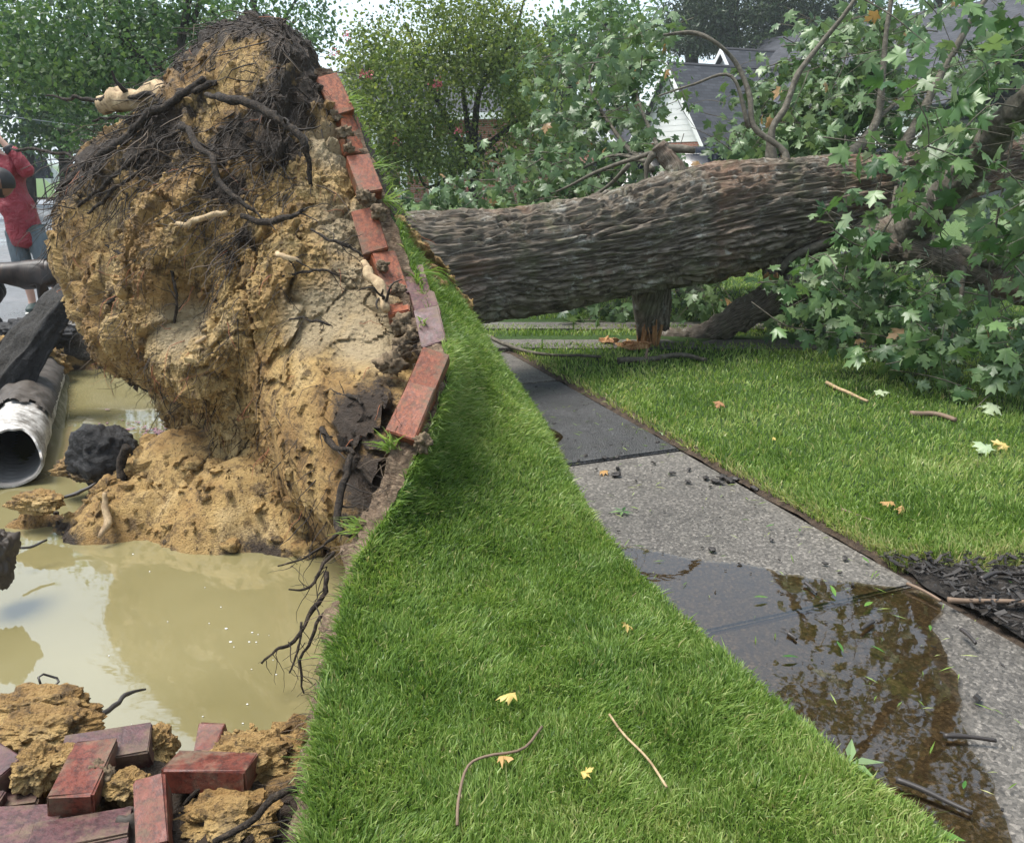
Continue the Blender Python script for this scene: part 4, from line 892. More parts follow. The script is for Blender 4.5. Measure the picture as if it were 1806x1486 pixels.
# clusters: px, py, Y, rx px, ry px, depth m, count, leaf size m
CL = [ # near crown at the right
    (1720, 130, 5.0, 130, 90, .5, 110, .135), (1640, 190, 5.4, 110, 80, .5, 90, .13), (1780, 60, 5.2, 90, 70, .5, 60, .13), (1700, 260, 5.2, 130, 60, .5, 90, .13), (1770, 330, 5.0, 80, 100, .4, 80, .13), (1620, 330, 5.5, 90, 60, .4, 55, .125),
    (1590, 400, 5.4, 90, 40, .3, 36, .125), (1500, 430, 5.6, 70, 40, .3, 40, .125), (1480, 500, 5.5, 80, 50, .35, 70, .125), (1560, 490, 5.6, 100, 60, .45, 110, .125), (1640, 520, 5.4, 90, 60, .4, 90, .125), (1530, 560, 5.4, 110, 50, .4, 90, .12), (1630, 600, 5.2, 80, 60, .35, 85, .12),
    (1650, 650, 5.05, 50, 35, .2, 36, .12), (1740, 420, 5.0, 80, 50, .4, 46, .125), (1800, 640, 4.7, 40, 60, .25, 60, .12), (1815, 450, 5.0, 40, 60, .3, 45, .12), (1800, 560, 5.3, 60, 70, .4, 80, .12), (1770, 580, 4.9, 60, 70, .35, 60, .12), (1780, 660, 4.8, 40, 40, .25, 34, .12), (1710, 560, 5.8, 120, 70, .5, 120, .12), (1480, 570, 6.4, 90, 50, .4, 70, .12), (1700, 480, 6.2, 130, 90, .6, 80, .12), (1660, 320, 6.6, 170, 120, .6, 150, .12), (1760, 200, 6.4, 120, 140, .7, 130, .12),
    # crown behind the trunk
    (1140, 60, 8.6, 60, 50, .7, 110, .125), (1050, 110, 9.0, 110, 70, .8, 220, .125), (1090, 190, 8.6, 90, 90, .8, 340, .125), (1020, 230, 9.0, 90, 60, .7, 170, .125), (1100, 290, 8.2, 80, 45, .6, 220, .125), (1010, 300, 8.4, 110, 45, .6, 230, .12), (930, 330, 8.2, 70, 40, .5, 190, .12), (880, 300, 8.8, 40, 30, .4, 50, .12), (1080, 345, 7.9, 100, 28, .4, 170, .12), (800, 350, 8.2, 60, 25, .4, 130, .12), (730, 350, 8.4, 30, 20, .3, 40, .12), (960, 260, 9.2, 60, 50, .5, 90, .125),
    (1290, 265, 8.3, 70, 35, .6, 150, .125), (1370, 200, 8.6, 60, 55, .6, 190, .125), (1440, 200, 8.2, 100, 80, .8, 480, .125), (1490, 100, 8.4, 90, 70, .7, 380, .125), (1560, 40, 8.4, 60, 60, .7, 180, .125), (1400, 150, 8.8, 50, 40, .5, 80, .125), (1430, 265, 7.8, 120, 35, .5, 260, .12), (1300, 290, 7.8, 80, 25, .4, 150, .12), (1540, 160, 8.0, 70, 90, .6, 200, .125), (1590, 170, 8.2, 50, 50, .6, 70, .125), (1590, 250, 8.0, 80, 60, .6, 200, .125), (1720, 120, 8.0, 70, 70, .6, 110, .125),
    # under the trunk
    (1060, 550, 7.7, 45, 26, .3, 95, .12), (1095, 560, 7.6, 25, 22, .2, 40, .12), (1230, 548, 7.4, 45, 26, .3, 60, .12), (1290, 540, 7.3, 40, 20, .3, 45, .12), (1200, 575, 7.6, 40, 12, .3, 24, .12), (1420, 560, 7.4, 80, 40, .4, 130, .12), (1500, 580, 7.0, 90, 35, .4, 130, .12), (1560, 540, 7.4, 120, 60, .5, 160, .12), (1440, 470, 6.2, 40, 40, .25, 26, .12)]
LPos, LSize, LNear, TWIG = [], [], [], []
for (px, py, Yc, rx, ry, dz, cnt, sz) in CL:
    sc = scale_at(Yc, py); c = at(px, py, Yc)
    nb = max(2, cnt // 8); bc = c + rng.normal(0, 0.55, (nb, 3)) * np.array([rx * sc, dz, ry * sc]); ax3 = rng.normal(0, 1, (nb, 3)) * np.array([1, .6, .45]) + np.array([0, 0, -.35]); ax3 /= np.linalg.norm(ax3, axis=1)[:, None]
    wb = rng.integers(0, nb, cnt); LPos.append(bc[wb] + ax3[wb] * rng.uniform(-.2, .2, (cnt, 1)) + rng.normal(0, .055, (cnt, 3))); TWIG += [(bc[q] - ax3[q] * .28, bc[q] + ax3[q] * .2) for q in range(nb)]; LSize.append(sz * rng.uniform(0.45, 1.08, cnt)); LNear.append(np.full(cnt, Yc))
LPos = np.concatenate(LPos); LSize = np.concatenate(LSize); LNear = np.concatenate(LNear)
kk = LPos[:, 2] > 0.06; LPos, LSize, LNear = LPos[kk], LSize[kk], LNear[kk]
# keep leaves out of the trunk itself
dmin = np.min(np.linalg.norm(LPos[:, None, :] - path[None, ::20, :], axis=2) - rad[None, ::20], axis=1); kk = dmin > 0.03; LPos, LSize, LNear = LPos[kk], LSize[kk], LNear[kk]
def to_px(P):
    dep = P[:, 1] * CP + (CAM_H - P[:, 2]) * SP; yc = P[:, 1] * SP - (CAM_H - P[:, 2]) * CP
    return np.c_[903 + FPX * P[:, 0] / dep, 743 - FPX * yc / dep, dep]
pp_ = to_px(LPos); near_l = np.zeros(len(LPos), bool)
for lp in ([(1580, 425, 6.4), (1640, 375, 6.0), (1710, 300, 5.6), (1770, 225, 5.3), (1830, 155, 5.0)], [(1600, 430, 6.2), (1680, 465, 6.0), (1800, 512, 5.7)], [(1360, 330, 7), (1322, 170, 7), (1262, 75, 7.1)], [(1360, 235, 7.0), (1408, 130, 7.2), (1500, 10, 7.3)], [(1545, 215, 7.4), (1562, 65, 7.6)], [(1610, 230, 7.5), (1700, 60, 7.8)]):
    q = resample(np.array(lp, float), 30); dq_ = np.linalg.norm(pp_[:, None, :2] - q[None, :, :2], axis=2); j_ = dq_.argmin(1); near_l |= (dq_.min(1) < 48) & (LPos[:, 1] < q[j_, 2] + .1)
near_l |= (np.abs(pp_[:, 0] - 1200) < 45) & (np.abs(pp_[:, 1] - 190) < 90)
kk = ~(near_l & (rng.random(len(LPos)) < .68)); LPos, LSize, LNear = LPos[kk], LSize[kk], LNear[kk]
nL = len(LPos); bx_, by_, bz_ = basis(nL)
dcam = np.linalg.norm(LPos - np.array([0, 0, CAM_H]), axis=1)
pxc = 903 + FPX * LPos[:, 0] / (LPos[:, 1] * CP + (CAM_H - LPos[:, 2]) * SP)
order = np.argsort(-(LSize / dcam) * (pxc < 1790)); single = set(order[:300].tolist())
lm = []
for k, (v, f) in enumerate(LEAVES):
    # with its stalk
    sv_, sf_ = tube([(0, 0, 0), (0, -0.22, .03), (0, -0.45, .10)], 0.008, 3, False)
    vv = np.vstack([v, sv_]); lm.append(make_mesh("leaf", vv, [sf_[0] + len(v), f], M["maple_one"], smooth=True))
fol = Batch(); var = rng.integers(0, len(LEAVES), nL); tnt = np.clip(rng.beta(2.2, 2.4, nL) * 0.95, 0, 1); tnt = np.where(rng.random(nL) > .992, 1.0, tnt)
for k in range(nL):
    R = np.stack([bx_[k], by_[k], bz_[k]], 1)
    if k in single:
        o = link("leaf", lm[var[k]], TREE); mt = Matrix(R.tolist()).to_4x4() @ Matrix.Scale(LSize[k], 4); mt.translation = Vector(LPos[k]) - Vector(TREE.location); o.matrix_local = mt
    else:
        v, f = LEAVES[var[k]]; fol.add(LPos[k] + (v * LSize[k]) @ R.T, [f], tnt[k])
# twigs carrying the clusters
fl_o = fol.build("foliage", M["maple"], TREE); tag(fl_o, kind='stuff')
tw = Batch()
for a, b_ in TWIG:
    tw.add(*tube(resample([a, (a + b_) / 2 + rng.normal(0, .03, 3) + np.array([0, 0, .03]), b_], 7), rng.uniform(.002, .0055) * np.linspace(1, .4, 7), 4, False))
two = tw.build("twigs", M["branch"], TREE); tag(two, kind='stuff')

# crumbs of clay: real small lumps on the plate and on the mounds
bm = bmesh.new(); bmesh.ops.create_icosphere(bm, subdivisions=1, radius=1.0)
ico_v = np.array([v.co[:] for v in bm.verts]); ico_f = np.array([[v.index for v in q.verts] for q in bm.faces]); bm.free()
def crumbs(name, pts, sizes, parent, darkv, label=None):
    n = len(pts); nv = len(ico_v)
    v = ico_v[None] * (1 + 0.35 * rng.normal(0, 1, (n, nv, 1))).clip(.4, 1.7) * (sizes[:, None, None] * rng.uniform(0.6, 1.3, (n, 1, 3)))
    v = (v + pts[:, None]).reshape(-1, 3); f = (ico_f[None] + (np.arange(n) * nv)[:, None, None]).reshape(-1, 3)
    o = obj(name, v, f, M["clay"], parent, smooth=False, attrs={"dark": np.repeat(darkv, nv), "pale": np.zeros(n * nv)}); tag(o, label, "soil" if label else None, kind='stuff'); return o
idx = rng.choice(np.nonzero(front & (pale < .35))[0], 7000)
crumbs("soil_crumbs", sv[idx] + SN[idx] * 0.002, rng.gamma(1.5, 0.005, 7000).clip(.003, .035), TREE, dark[idx] - 0.05)
land = (Vp[:, 2] > WATER_Z + 0.01) & (Vp[:, 2] < 0.02) & (yg < 5.5) & keep
idx = rng.choice(np.nonzero(land)[0], 6000)
crumbs("loose_clay", Vp[idx] + np.c_[rng.uniform(-.01, .01, (6000, 2)), np.zeros(6000)], rng.gamma(1.6, 0.007, 6000).clip(.004, .045), None, darkp[idx] + rng.normal(0, .1, 6000), "loose yellow clay crumbs on the muddy mounds round the water")

# ------------------------------------------------------------------ bricks
def brick_mesh(seed, chip=0.0, size=(0.203, 0.098, 0.060)):
    r = np.random.default_rng(seed); bm = bmesh.new(); bmesh.ops.create_cube(bm, size=1.0)
    for v in bm.verts: v.co = Vector((v.co.x * size[0], v.co.y * size[1], v.co.z * size[2])) + Vector(r.normal(0, 0.0015, 3))
    if chip:
        for v in list(bm.verts)[:2]: v.co *= (1 - chip)
    bmesh.ops.bevel(bm, geom=list(bm.edges), offset=0.004, segments=2, affect='EDGES')
    for v in bm.verts: v.co += Vector(r.normal(0, 0.0016, 3))
    me = bpy.data.meshes.new("brick"); bm.to_mesh(me); bm.free(); return me
def frame_from(p0, p1, pw):
    L = p1 - p0; L /= np.linalg.norm(L); W = pw - p0; W -= L * (W @ L); W /= np.linalg.norm(W); N = np.cross(L, W)
    cam_dir = np.array([0, 0, CAM_H]) - p0
    if N @ cam_dir < 0: N = -N; W = -W; sgn = -1
    else: sgn = 1
    return L, W, N, sgn
def place_brick(name, p0, p1, pw, mat, seed=0, parent=None, chip=0.0, size=(0.203, 0.098, 0.060)):
    """p0,p1: ends of the long edge of the face seen; pw: towards its width"""
    p0, p1, pw = (np.asarray(q, float) for q in (p0, p1, pw))
    L, W, N, s = frame_from(p0, p1, pw)
    c = p0 + L * size[0] / 2 + W * s * size[1] / 2 - N * size[2] / 2
    me = brick_mesh(seed, chip, size); me.materials.append(M[mat]); o = link(name, me, parent)
    R = Matrix((L, W, N)).transposed().to_4x4(); R.translation = Vector(c) - (Vector(parent.location) if parent else Vector((0, 0, 0))); o.matrix_local = R
    return o
edging = empty("brick_edging", at(760, 690, 3.1)); tag(edging, "row of red bricks clinging to the torn edge of the lifted turf", "brick edging")
def eb(a, b, w, mat="brick", seed=0, **kw):
    kw.setdefault("size", (0.225, 0.112, 0.075)); return place_brick("brick", at(*a), at(*b), at(*w), mat, seed, edging, **kw)
eb((556, 137, 4.52), (583, 195, 4.44), (590, 131, 4.55), seed=1)
eb((597, 198, 4.46), (612, 255, 4.36), (618, 196, 4.52), seed=2)
eb((611, 275, 4.26), (632, 335, 4.14), (640, 266, 4.30), seed=3)
eb((620, 372, 4.02), (640, 440, 3.92), (661, 362, 4.05), seed=4)
eb((654, 446, 3.92), (676, 508, 3.80), (692, 432, 3.98), seed=5)
eb((683, 553, 3.62), (684, 533, 3.76), (722, 546, 3.64), seed=6, size=(0.12, 0.098, 0.060))
eb((707, 699, 3.06), (737, 628, 3.17), (757, 687, 3.08), seed=7)
eb((680, 760, 2.95), (706, 701, 3.05), (731, 748, 2.97), seed=8)
eb((742, 612, 3.40), (730, 560, 3.55), (790, 598, 3.42), "brick_purple", seed=9)
eb((732, 556, 3.58), (722, 520, 3.76), (772, 548, 3.62), "brick_purple", seed=10)
eb((716, 515, 3.80), (704, 468, 4.00), (748, 508, 3.84), "brick_purple", seed=11)
eb((556, 1300, 1.80), (560, 1318, 1.77), (575, 1299, 1.80), seed=12, size=(.05, .03, .03))
# mortar and soil lumps still holding on between them
for k, (px, py, Y, sz) in enumerate(((615, 262, 4.27, .035), (640, 345, 4.05, .05), (668, 375, 4.0, .05), (650, 352, 4.08, .045), (668, 512, 3.78, .04), (712, 575, 3.58, .075), (708, 612, 3.5, .06), (700, 510, 3.74, .045), (608, 232, 4.36, .05), (590, 205, 4.45, .045), (730, 590, 3.52, .05), (690, 640, 3.36, .08), (745, 780, 2.92, .05), (675, 470, 3.86, .04))):
    tag(chunk("mortar_lump", at(px, py, Y), (sz * .62, sz * .5, sz * .6), k * 3.3, "mortar", edging, n=4, amp=.75))

pave = empty("brick_pavement", gnd(60, 1460, -0.02)); tag(pave, kind='structure')
def flat(a, b, w, z, mat, seed, parent, name="brick", tilt=0.0, **kw): return place_brick(name, gnd(*a, z), gnd(*b, z + tilt), gnd(*w, z), mat, seed, parent, **kw)
def paver(cx, cy, ang, z, seed):
    me = brick_mesh(seed); me.materials.append(M["brick_purple"]); o = link("brick", me, pave); g = gnd(cx, cy, z)
    o.location = Vector((g[0], g[1], z - .03)) - Vector(pave.location); o.rotation_euler = (rng.normal(0, .03), rng.normal(0, .03), ang)
paver(22, 1446, 0.10, 0.0, 20); paver(140, 1462, 0.30, 0.005, 21); paver(10, 1500, 0.10, 0.0, 22); paver(130, 1520, 0.25, 0.0, 23); paver(-60, 1485, 0.1, 0, 24); paver(-90, 1420, 0.1, 0, 25); paver(-10, 1400, 0.25, -0.03, 26)
def loose(p0, p1, pw, mat, seed, label, **kw):
    o = place_brick("brick", p0, p1, pw, mat, seed, None, **kw); tag(o, label, "brick", "bricks tumbled at the near edge of the water"); return o
loose(gnd(41, 1336, .035), gnd(-70, 1262, .045), gnd(31, 1382, .02), "brick_purple", 30, "purple-red brick cut off by the left edge of the photo")
loose(gnd(103, 1352, .015), gnd(246, 1327, .012), gnd(92, 1312, .03), "brick_purple", 31, "dusty purple brick lying flat at the water with a clay smear on top")
loose(gnd(80, 1404, .055), gnd(112, 1345, .05), gnd(155, 1383, .05), "brick_dark", 32, "red brick leaning on its side beside the flat pavers")
loose(gnd(237, 1375, .045), gnd(240, 1450, .01), gnd(281, 1359, .05), "brick_dark", 33, "orange brick standing on end with a grey stain", size=(.17, .065, .098))
pe = gnd(284, 1357, 0.012); loose(pe, gnd(424, 1358, 0.012), pe + np.array([0, -.012, -.06]), "brick_dark", 34, "dark red brick set on edge against the clay", size=(.203, .062, .098))
loose(gnd(322, 1328, -.24), gnd(360, 1330, -.24), gnd(350, 1268, -.215), "brick_dark", 35, "broken brick corner sticking out of the muddy water", size=(.085, .12, .12), chip=.35)

# ------------------------------------------------------------------ clods, slab, pipe
def clod(px, py, Y, size, seed, label, mat="clay", dark=.1, n=5, amp=.42, name="clay_clod", cat="clod"):
    o = chunk(name, at(px, py, Y), size, seed, mat, None, n=n, amp=amp, dark=dark, smoothf=(mat != "clay")); return tag(o, label, cat, "clods of soil round the pit")
clod(65, 1357, 1.70, (.055, .05, .052), 1, "round yellow clay clod between the two left bricks")
clod(120, 1340, 1.72, (.06, .04, .03), 2, "flattened yellow clay lump pressed against the purple brick")
clod(270, 1318, 1.84, (.055, .05, .05), 3, "pitted clay lump right of the dusty purple brick")
clod(80, 1290, 1.90, (.12, .08, .05), 4, "broad sandy clay lump at the near shore")
clod(60, 1255, 2.02, (.16, .08, .06), 5, "low sandy clay bank reaching into the pale water")
clod(450, 1345, 1.82, (.13, .08, .06), 6, "yellow clay lump behind the brick on edge")
clod(225, 1385, 1.66, (.05, .05, .035), 7, "narrow clay lump squeezed beside the standing brick")
clod(400, 1440, 1.62, (.12, .09, .05), 8, "brown crumbly soil heap in front of the brick on edge", dark=.35)
clod(235, 1470, 1.55, (.06, .05, .05), 9, "dark brown lump of rotted soil among the near bricks", "mudball", n=4)
clod(180, 1375, 1.66, (.03, .03, .045), 10, "grey brown soil lump wedged between two red bricks", "mortar")
clod(185, 805, 4.15, (.17, .13, .17), 11, "black asphalt clod standing in the shallow water", "black_asphalt", amp=.22, name="asphalt_clod")
clod(150, 825, 4.15, (.17, .09, .06), 12, "brown soil skirt at the foot of the black clod", dark=.5, name="soil_clod")
clod(-12, 985, 3.0, (.07, .09, .11), 13, "dark soil lump at the left edge above the pale water", "mudball", name="soil_clod")
clod(70, 885, 3.75, (.12, .07, .05), 15, "small clay island in front of the pipe mouth")
clod(355, 770, 4.3, (.10, .08, .07), 16, "clay lump at the far end of the heap")
clod(60, 588, 6.9, (.30, .22, .12), 17, "black asphalt chunk lying on the street edge", "black_asphalt", name="asphalt_clod")
clod(30, 640, 6.6, (.35, .25, .2), 18, "brown soil heap behind the leaning asphalt slab", dark=.45, name="soil_clod")
for k in range(26):      # bigger lumps that make up the heap
    px, py = rng.uniform(180, 560), rng.uniform(800, 935); g = gnd(px, py, -.15); z = float(pit_z(np.array([g[0]]), np.array([g[1]]))[0])
    if z < WATER_Z: continue
    s_ = rng.uniform(.03, .075); o = chunk("clay_clod", (g[0], g[1], z + s_ * .2), (s_, s_ * .8, s_ * .7), 40 + k, "clay", None, n=3, amp=.5, dark=.05)
    tag(o, "angular clay lump in the heap below the root plate", "clod", "clay lumps of the heap below the root plate")

# black asphalt slab leaning against the root plate
slab_o = rough_block("asphalt_slab", [at(-70, 672, 5.7), at(-25, 700, 5.5), at(136, 494, 5.6), at(118, 480, 5.85)], [.26, .30, .10, .10], M["black_asphalt"], amp=.03, seed=9, n=14, mats2=M["worn_top"], taper=np.array([0.25, 0.05, -1.0]))
tag(slab_o, "long black asphalt slab leaning up against the root plate", "asphalt slab")
# steel culvert pipe
PIPE = empty("culvert_pipe", at(20, 830, 4.35)); tag(PIPE, "broken corrugated steel culvert pipe lying in the pit with muddy top", "pipe")
pa, pb = at(14, 812, 4.30), at(78, 645, 6.9); ax_ = (pb - pa) / np.linalg.norm(pb - pa); Lp = np.linalg.norm(pb - pa)
uu = np.cross(ax_, [0, 0, 1]); uu /= np.linalg.norm(uu); ww = np.cross(uu, ax_)
def pipe_surface(r_off, n_l=150, n_a=64, jag=True):
    sl = np.linspace(0, Lp, n_l); an = np.arange(n_a) * 2 * math.pi / n_a
    S2, A2 = np.meshgrid(sl, an, indexing='ij'); r = 0.165 + r_off + 0.004 * np.sin(S2 * 2 * math.pi / 0.068)
    r = r + 0.012 * fbm(np.c_[S2.ravel() * 2, np.cos(A2).ravel(), np.sin(A2).ravel()], 3).reshape(S2.shape)
    sj = S2 + (1 - S2 / Lp) ** 6 * (0.09 * smooth(np.sin(A2), -.2, .9) + 0.05 * perlin(np.c_[np.cos(A2).ravel() * 3, np.sin(A2).ravel() * 3, 0 * A2.ravel()]).reshape(A2.shape) * (np.sin(A2) > -.2))
    p = pa + ax_ * sj[..., None] + uu * (np.cos(A2) * r)[..., None] + ww * (np.sin(A2) * r * 0.93)[..., None]
    i = np.arange(n_l - 1)[:, None] * n_a; j = np.arange(n_a)[None]; k = (j + 1) % n_a
    return p.reshape(-1, 3), np.stack([i + j, i + n_a + j, i + n_a + k, i + k], -1).reshape(-1, 4)
vo, fo_ = pipe_surface(0.0); obj("shell", vo, fo_, M["pipe"], PIPE)
vi, fi_ = pipe_surface(-0.012); obj("lining", vi, fi_[:, ::-1], M["pipe_in"], PIPE)
k = np.arange(64); rimv = np.vstack([vo[:64], vi[:64]]); obj("rim", rimv, np.stack([k, (k + 1) % 64, 64 + (k + 1) % 64, 64 + k], 1), M["pipe"], PIPE)
mv, mf = pipe_surface(0.015); msk = (np.tile(np.sin(np.arange(64) * 2 * math.pi / 64), 150).reshape(150, 64) > 0.15) & (np.linspace(0, 1, 150)[:, None] > .24 + .08 * perlin(np.c_[np.arange(64) * .4, np.zeros(64), np.zeros(64)])[None])
mv = mv + np.repeat(np.array([[0, 0, 1.0]]), len(mv), 0) * (0.03 * np.abs(fbm(mv * 7, 3)))[:, None]
mf = mf[msk.ravel()[mf].all(1)]; obj("mud_cover", mv, mf, M["mudball"], PIPE)
# sticks standing in the heap
def stick(name, pts, mat, label, cat="stick", group=None, seg=6, rough=.12):
    o = limb(name, pts, mat, seg=seg, parent=None, rough=rough); return tag(o, label, cat, group)
stick("stick", [(212, 868, 3.9, .016), (216, 830, 3.95, .022), (220, 800, 3.95, .020), (224, 788, 3.95, .022)], "root", "dark broken root stub standing beside the black clod", "root")
stick("stick", [(172, 948, 3.55, .012), (192, 925, 3.6, .020), (186, 890, 3.65, .016), (184, 868, 3.68, .010)], "pale_root", "pale peeled root stick standing in the clay heap", "root")
stick("stick", [(150, 1272, 2.02, .006), (190, 1248, 2.10, .008), (225, 1222, 2.2, .006), (265, 1210, 2.25, .003)], "twig_dark", "dark twig sticking out of the water near the purple brick", "twig")
stick("stick", [(70, 1200, 2.2, .003), (72, 1185, 2.22, .003), (105, 1190, 2.25, .003), (92, 1205, 2.22, .003)], "twig_dark", "bent thin rootlet on the shore at the left", "twig")
stick("stick", [(20, 968, 3.3, .004), (55, 960, 3.35, .006), (85, 952, 3.4, .004)], "twig_dark", "thin dark twig floating at the left of the pale water", "twig")
stick("stick", [(85, 872, 3.75, .005), (140, 868, 3.8, .008), (172, 852, 3.85, .005)], "twig_dark", "dark twig floating in front of the black clod", "twig")
stick("stick", [(380, 1486, 1.48, .006), (450, 1440, 1.55, .008), (500, 1405, 1.60, .008), (540, 1390, 1.63, .004)], "root", "black root running through the crumbly soil at the bottom", "root")
stick("stick", [(330, 1410, 1.66, .004), (350, 1390, 1.68, .005), (375, 1378, 1.70, .004)], "root", "short black root curling in front of the brick on edge", "root")
# petals floating on the water
pt = Batch(); lv, lf = LEAVES[3]
for k in range(200):
    px, py = (rng.normal(280, 55), rng.normal(762, 12)) if k < 150 else (rng.normal(170, 40), rng.normal(640, 6))
    g = gnd(px, py, WATER_Z + .004); s_ = rng.uniform(.008, .02); a = rng.uniform(0, 6.28)
    pt.add(np.array([[-s_, -s_ * .5, 0], [s_, -s_ * .5, .003], [s_, s_ * .5, 0], [-s_, s_ * .5, .004]]) @ rotz(a).T + np.array([g[0], g[1], WATER_Z + .004 + rng.random() * .004]), [np.array([[0, 1, 2, 3]])])
o = pt.build("petals", M["petal"], smooth=False); tag(o, "pink fallen petals and leaf bits floating behind the clay heap", "petals", kind='stuff')

# ------------------------------------------------------------------ houses
def planar(name, pts, mat, parent, th=0.0, uvs=None, nrm=None):
    """polygon with thickness (prism); UVs in metres along its own axes"""
    p = np.array(pts, float); n = len(p)
    a = p[1] - p[0]; a /= np.linalg.norm(a); N = np.cross(a, p[-1] - p[0]); N /= np.linalg.norm(N)
    if nrm is not None and N @ np.asarray(nrm) < 0: N = -N
    b_ = np.cross(N, a)
    v = np.vstack([p, p - N * th]) if th else p
    f = [list(range(n))]
    if th:
        f.append(list(range(2 * n - 1, n - 1, -1))); f += [[k, n + k, n + (k + 1) % n, (k + 1) % n] for k in range(n)]
    o = obj(name, v, f, mat, parent, smooth=False)
    q = v - p[0]; uvmesh(o.data, np.c_[q @ a, q @ b_]); return o
def window(parent, c, a, up, w, h, N, panes=2):
    """window part: frame, glass pane, sill as sub-parts"""
    c = np.asarray(c, float)
    fr = Batch(); t = 0.09
    for (dx, dz, sx, sz) in ((-w / 2, 0, t, h + t), (w / 2, 0, t, h + t), (0, h / 2, w + t, t), (0, -h / 2, w + t, t), (0, 0, w, t * .6)):
        R = np.stack([a, N, up], 1); fr.add(*box(c + a * dx + up * dz + N * 0.05, (sx, 0.08, sz), R))
    f = fr.build("window", M["trim"], parent, smooth=False)
    g = planar("pane", [c + N * .03 - a * w / 2 - up * h / 2, c + N * .03 + a * w / 2 - up * h / 2, c + N * .03 + a * w / 2 + up * h / 2, c + N * .03 - a * w / 2 + up * h / 2], M["glass"], None)
    g.parent = f; g.location = -Vector(parent.location) if parent.location.length > 0 else (0, 0, 0)
    return f
def gable_house(root, apex, ridge_dir, length, half, rise, z0, brick_to, siding_from, eave_over=0.3):
    r = np.array([*ridge_dir, 0.0]); r /= np.linalg.norm(r); e = np.array([r[1], -r[0], 0]); up = np.array([0, 0, 1.0])
    a0 = np.asarray(apex, float); a1 = a0 + r * length
    def c(p, s, z): q = p + e * half * s; q[2] = z; return q
    ze = a0[2] - rise
    for s in (-1, 1):       # long walls
        planar("wall", [c(a0, s, z0), c(a1, s, z0), c(a1, s, ze), c(a0, s, ze)], M["white"] if brick_to is None else M["house_brick"], root, nrm=e * s)
    if brick_to is not None:
        planar("wall", [c(a0, -1, z0), c(a0, 1, z0), c(a0, 1, brick_to), c(a0, -1, brick_to)], M["house_brick"], root, nrm=-r)
    zb = z0 if brick_to is None else brick_to
    pts = [c(a0, -1, zb), c(a0, 1, zb), c(a0, 1, ze), a0 + [0, 0, 0], c(a0, -1, ze)]
    planar("gable", pts, M["white"], root, nrm=-r)
    # siding boards, each one a lapped plank cut to the gable
    z = siding_from
    while z < a0[2] - 0.15:
        w0 = half if z < ze else half * (a0[2] - z) / rise; w1 = half if z + .2 < ze else half * max(0.02, (a0[2] - z - .2) / rise)
        p = lambda w, zz, o: np.array([*(a0 + e * w - r * o)[:2], zz])
        v = [p(-w0, z, .016), p(w0, z, .016), p(w1, z + .2, .010), p(-w1, z + .2, .010), p(-w0, z, .004), p(w0, z, .004)]
        obj("siding_board", v, [[0, 1, 2, 3], [0, 4, 5, 1]], M["white"], root, smooth=False); z += 0.2
    for s in (-1, 1):       # roof slopes with overhang and rake boards
        sl = np.array([0, 0, -rise]) + e * half * s; sl = sl * (1 + eave_over / np.linalg.norm(sl)); b0, b1 = a0 - r * .3, a1 + r * .3
        rf = planar("roof", [b0 + [0, 0, .08], b1 + [0, 0, .08], b1 + sl + [0, 0, .08], b0 + sl + [0, 0, .08]], M["shingle"], root, .12, nrm=[0, 0, 1])
        planar("rake_board", [b0 - r * .02 + [0, 0, .06], b0 - r * .02 + sl + [0, 0, .06], b0 - r * .02 + sl - [0, 0, .18], b0 - r * .02 - [0, 0, .18]], M["trim"], root, .03, nrm=-r)
    return r, e
H1 = empty("white_house", (12.0, 36.0, 0)); tag(H1, "white clapboard house with dark shingle roofs behind the fallen crown", "house")
ap = at(1187, 113, 34.0)
r1, e1 = gable_house(H1, ap, (0.90, 0.43), 9.0, 2.3, 2.75, 0.0, 2.1, 2.1)
up3 = np.array([0, 0, 1.0])
window(H1, np.array([*(ap - e1 * .6 - r1 * .05)[:2], 1.3]), e1, up3, .9, 1.1, -r1)
P1, P2 = at(1338, 74, 41.0), at(1725, 4, 31.5); P2[2] = P1[2]
rd = (P2 - P1)[:2]; gable_house(H1, P1, rd, float(np.linalg.norm(rd)) + 3, 5.0, 3.4, 0.0, None, 0.4)
gable_house(H1, at(1282, 87, 37.5), (0.92, 0.40), 5.0, 1.6, 1.9, 2.0, None, 2.2)
gable_house(H1, at(1040, 188, 40.0), (0.90, 0.43), 7.0, 3.0, 1.7, 0.0, 1.9, 1.9)
H2 = empty("brick_house", (-2.0, 31.0, 0)); tag(H2, "red brick house with white porch columns behind the olive tree", "house")
q0, q1 = at(560, 380, 33.0), at(890, 380, 30.0); q0[2] = q1[2] = 0; al = (q1 - q0); Lh = np.linalg.norm(al); al /= Lh; nh = np.array([al[1], -al[0], 0])
wl_h = 3.0; back = -nh * 7.0
def hp(s, z, o=0.0): return q0 + al * s + np.array([0, 0, z]) + nh * o
planar("wall", [hp(0, 0), hp(Lh, 0), hp(Lh, wl_h), hp(0, wl_h)], M["house_brick"], H2, nrm=nh)
planar("wall", [hp(Lh, 0), hp(Lh, 0, -7), hp(Lh, wl_h, -7), hp(Lh, wl_h)], M["house_brick"], H2, nrm=al)
planar("wall", [hp(0, 0), hp(0, 0, -7), hp(0, wl_h, -7), hp(0, wl_h)], M["house_brick"], H2, nrm=-al)
planar("roof", [hp(-.4, wl_h - .1, .5), hp(Lh + .4, wl_h - .1, .5), hp(Lh + .4, wl_h + 2.2, -3.5), hp(-.4, wl_h + 2.2, -3.5)], M["shingle"], H2, .12, nrm=[0, 0, 1])
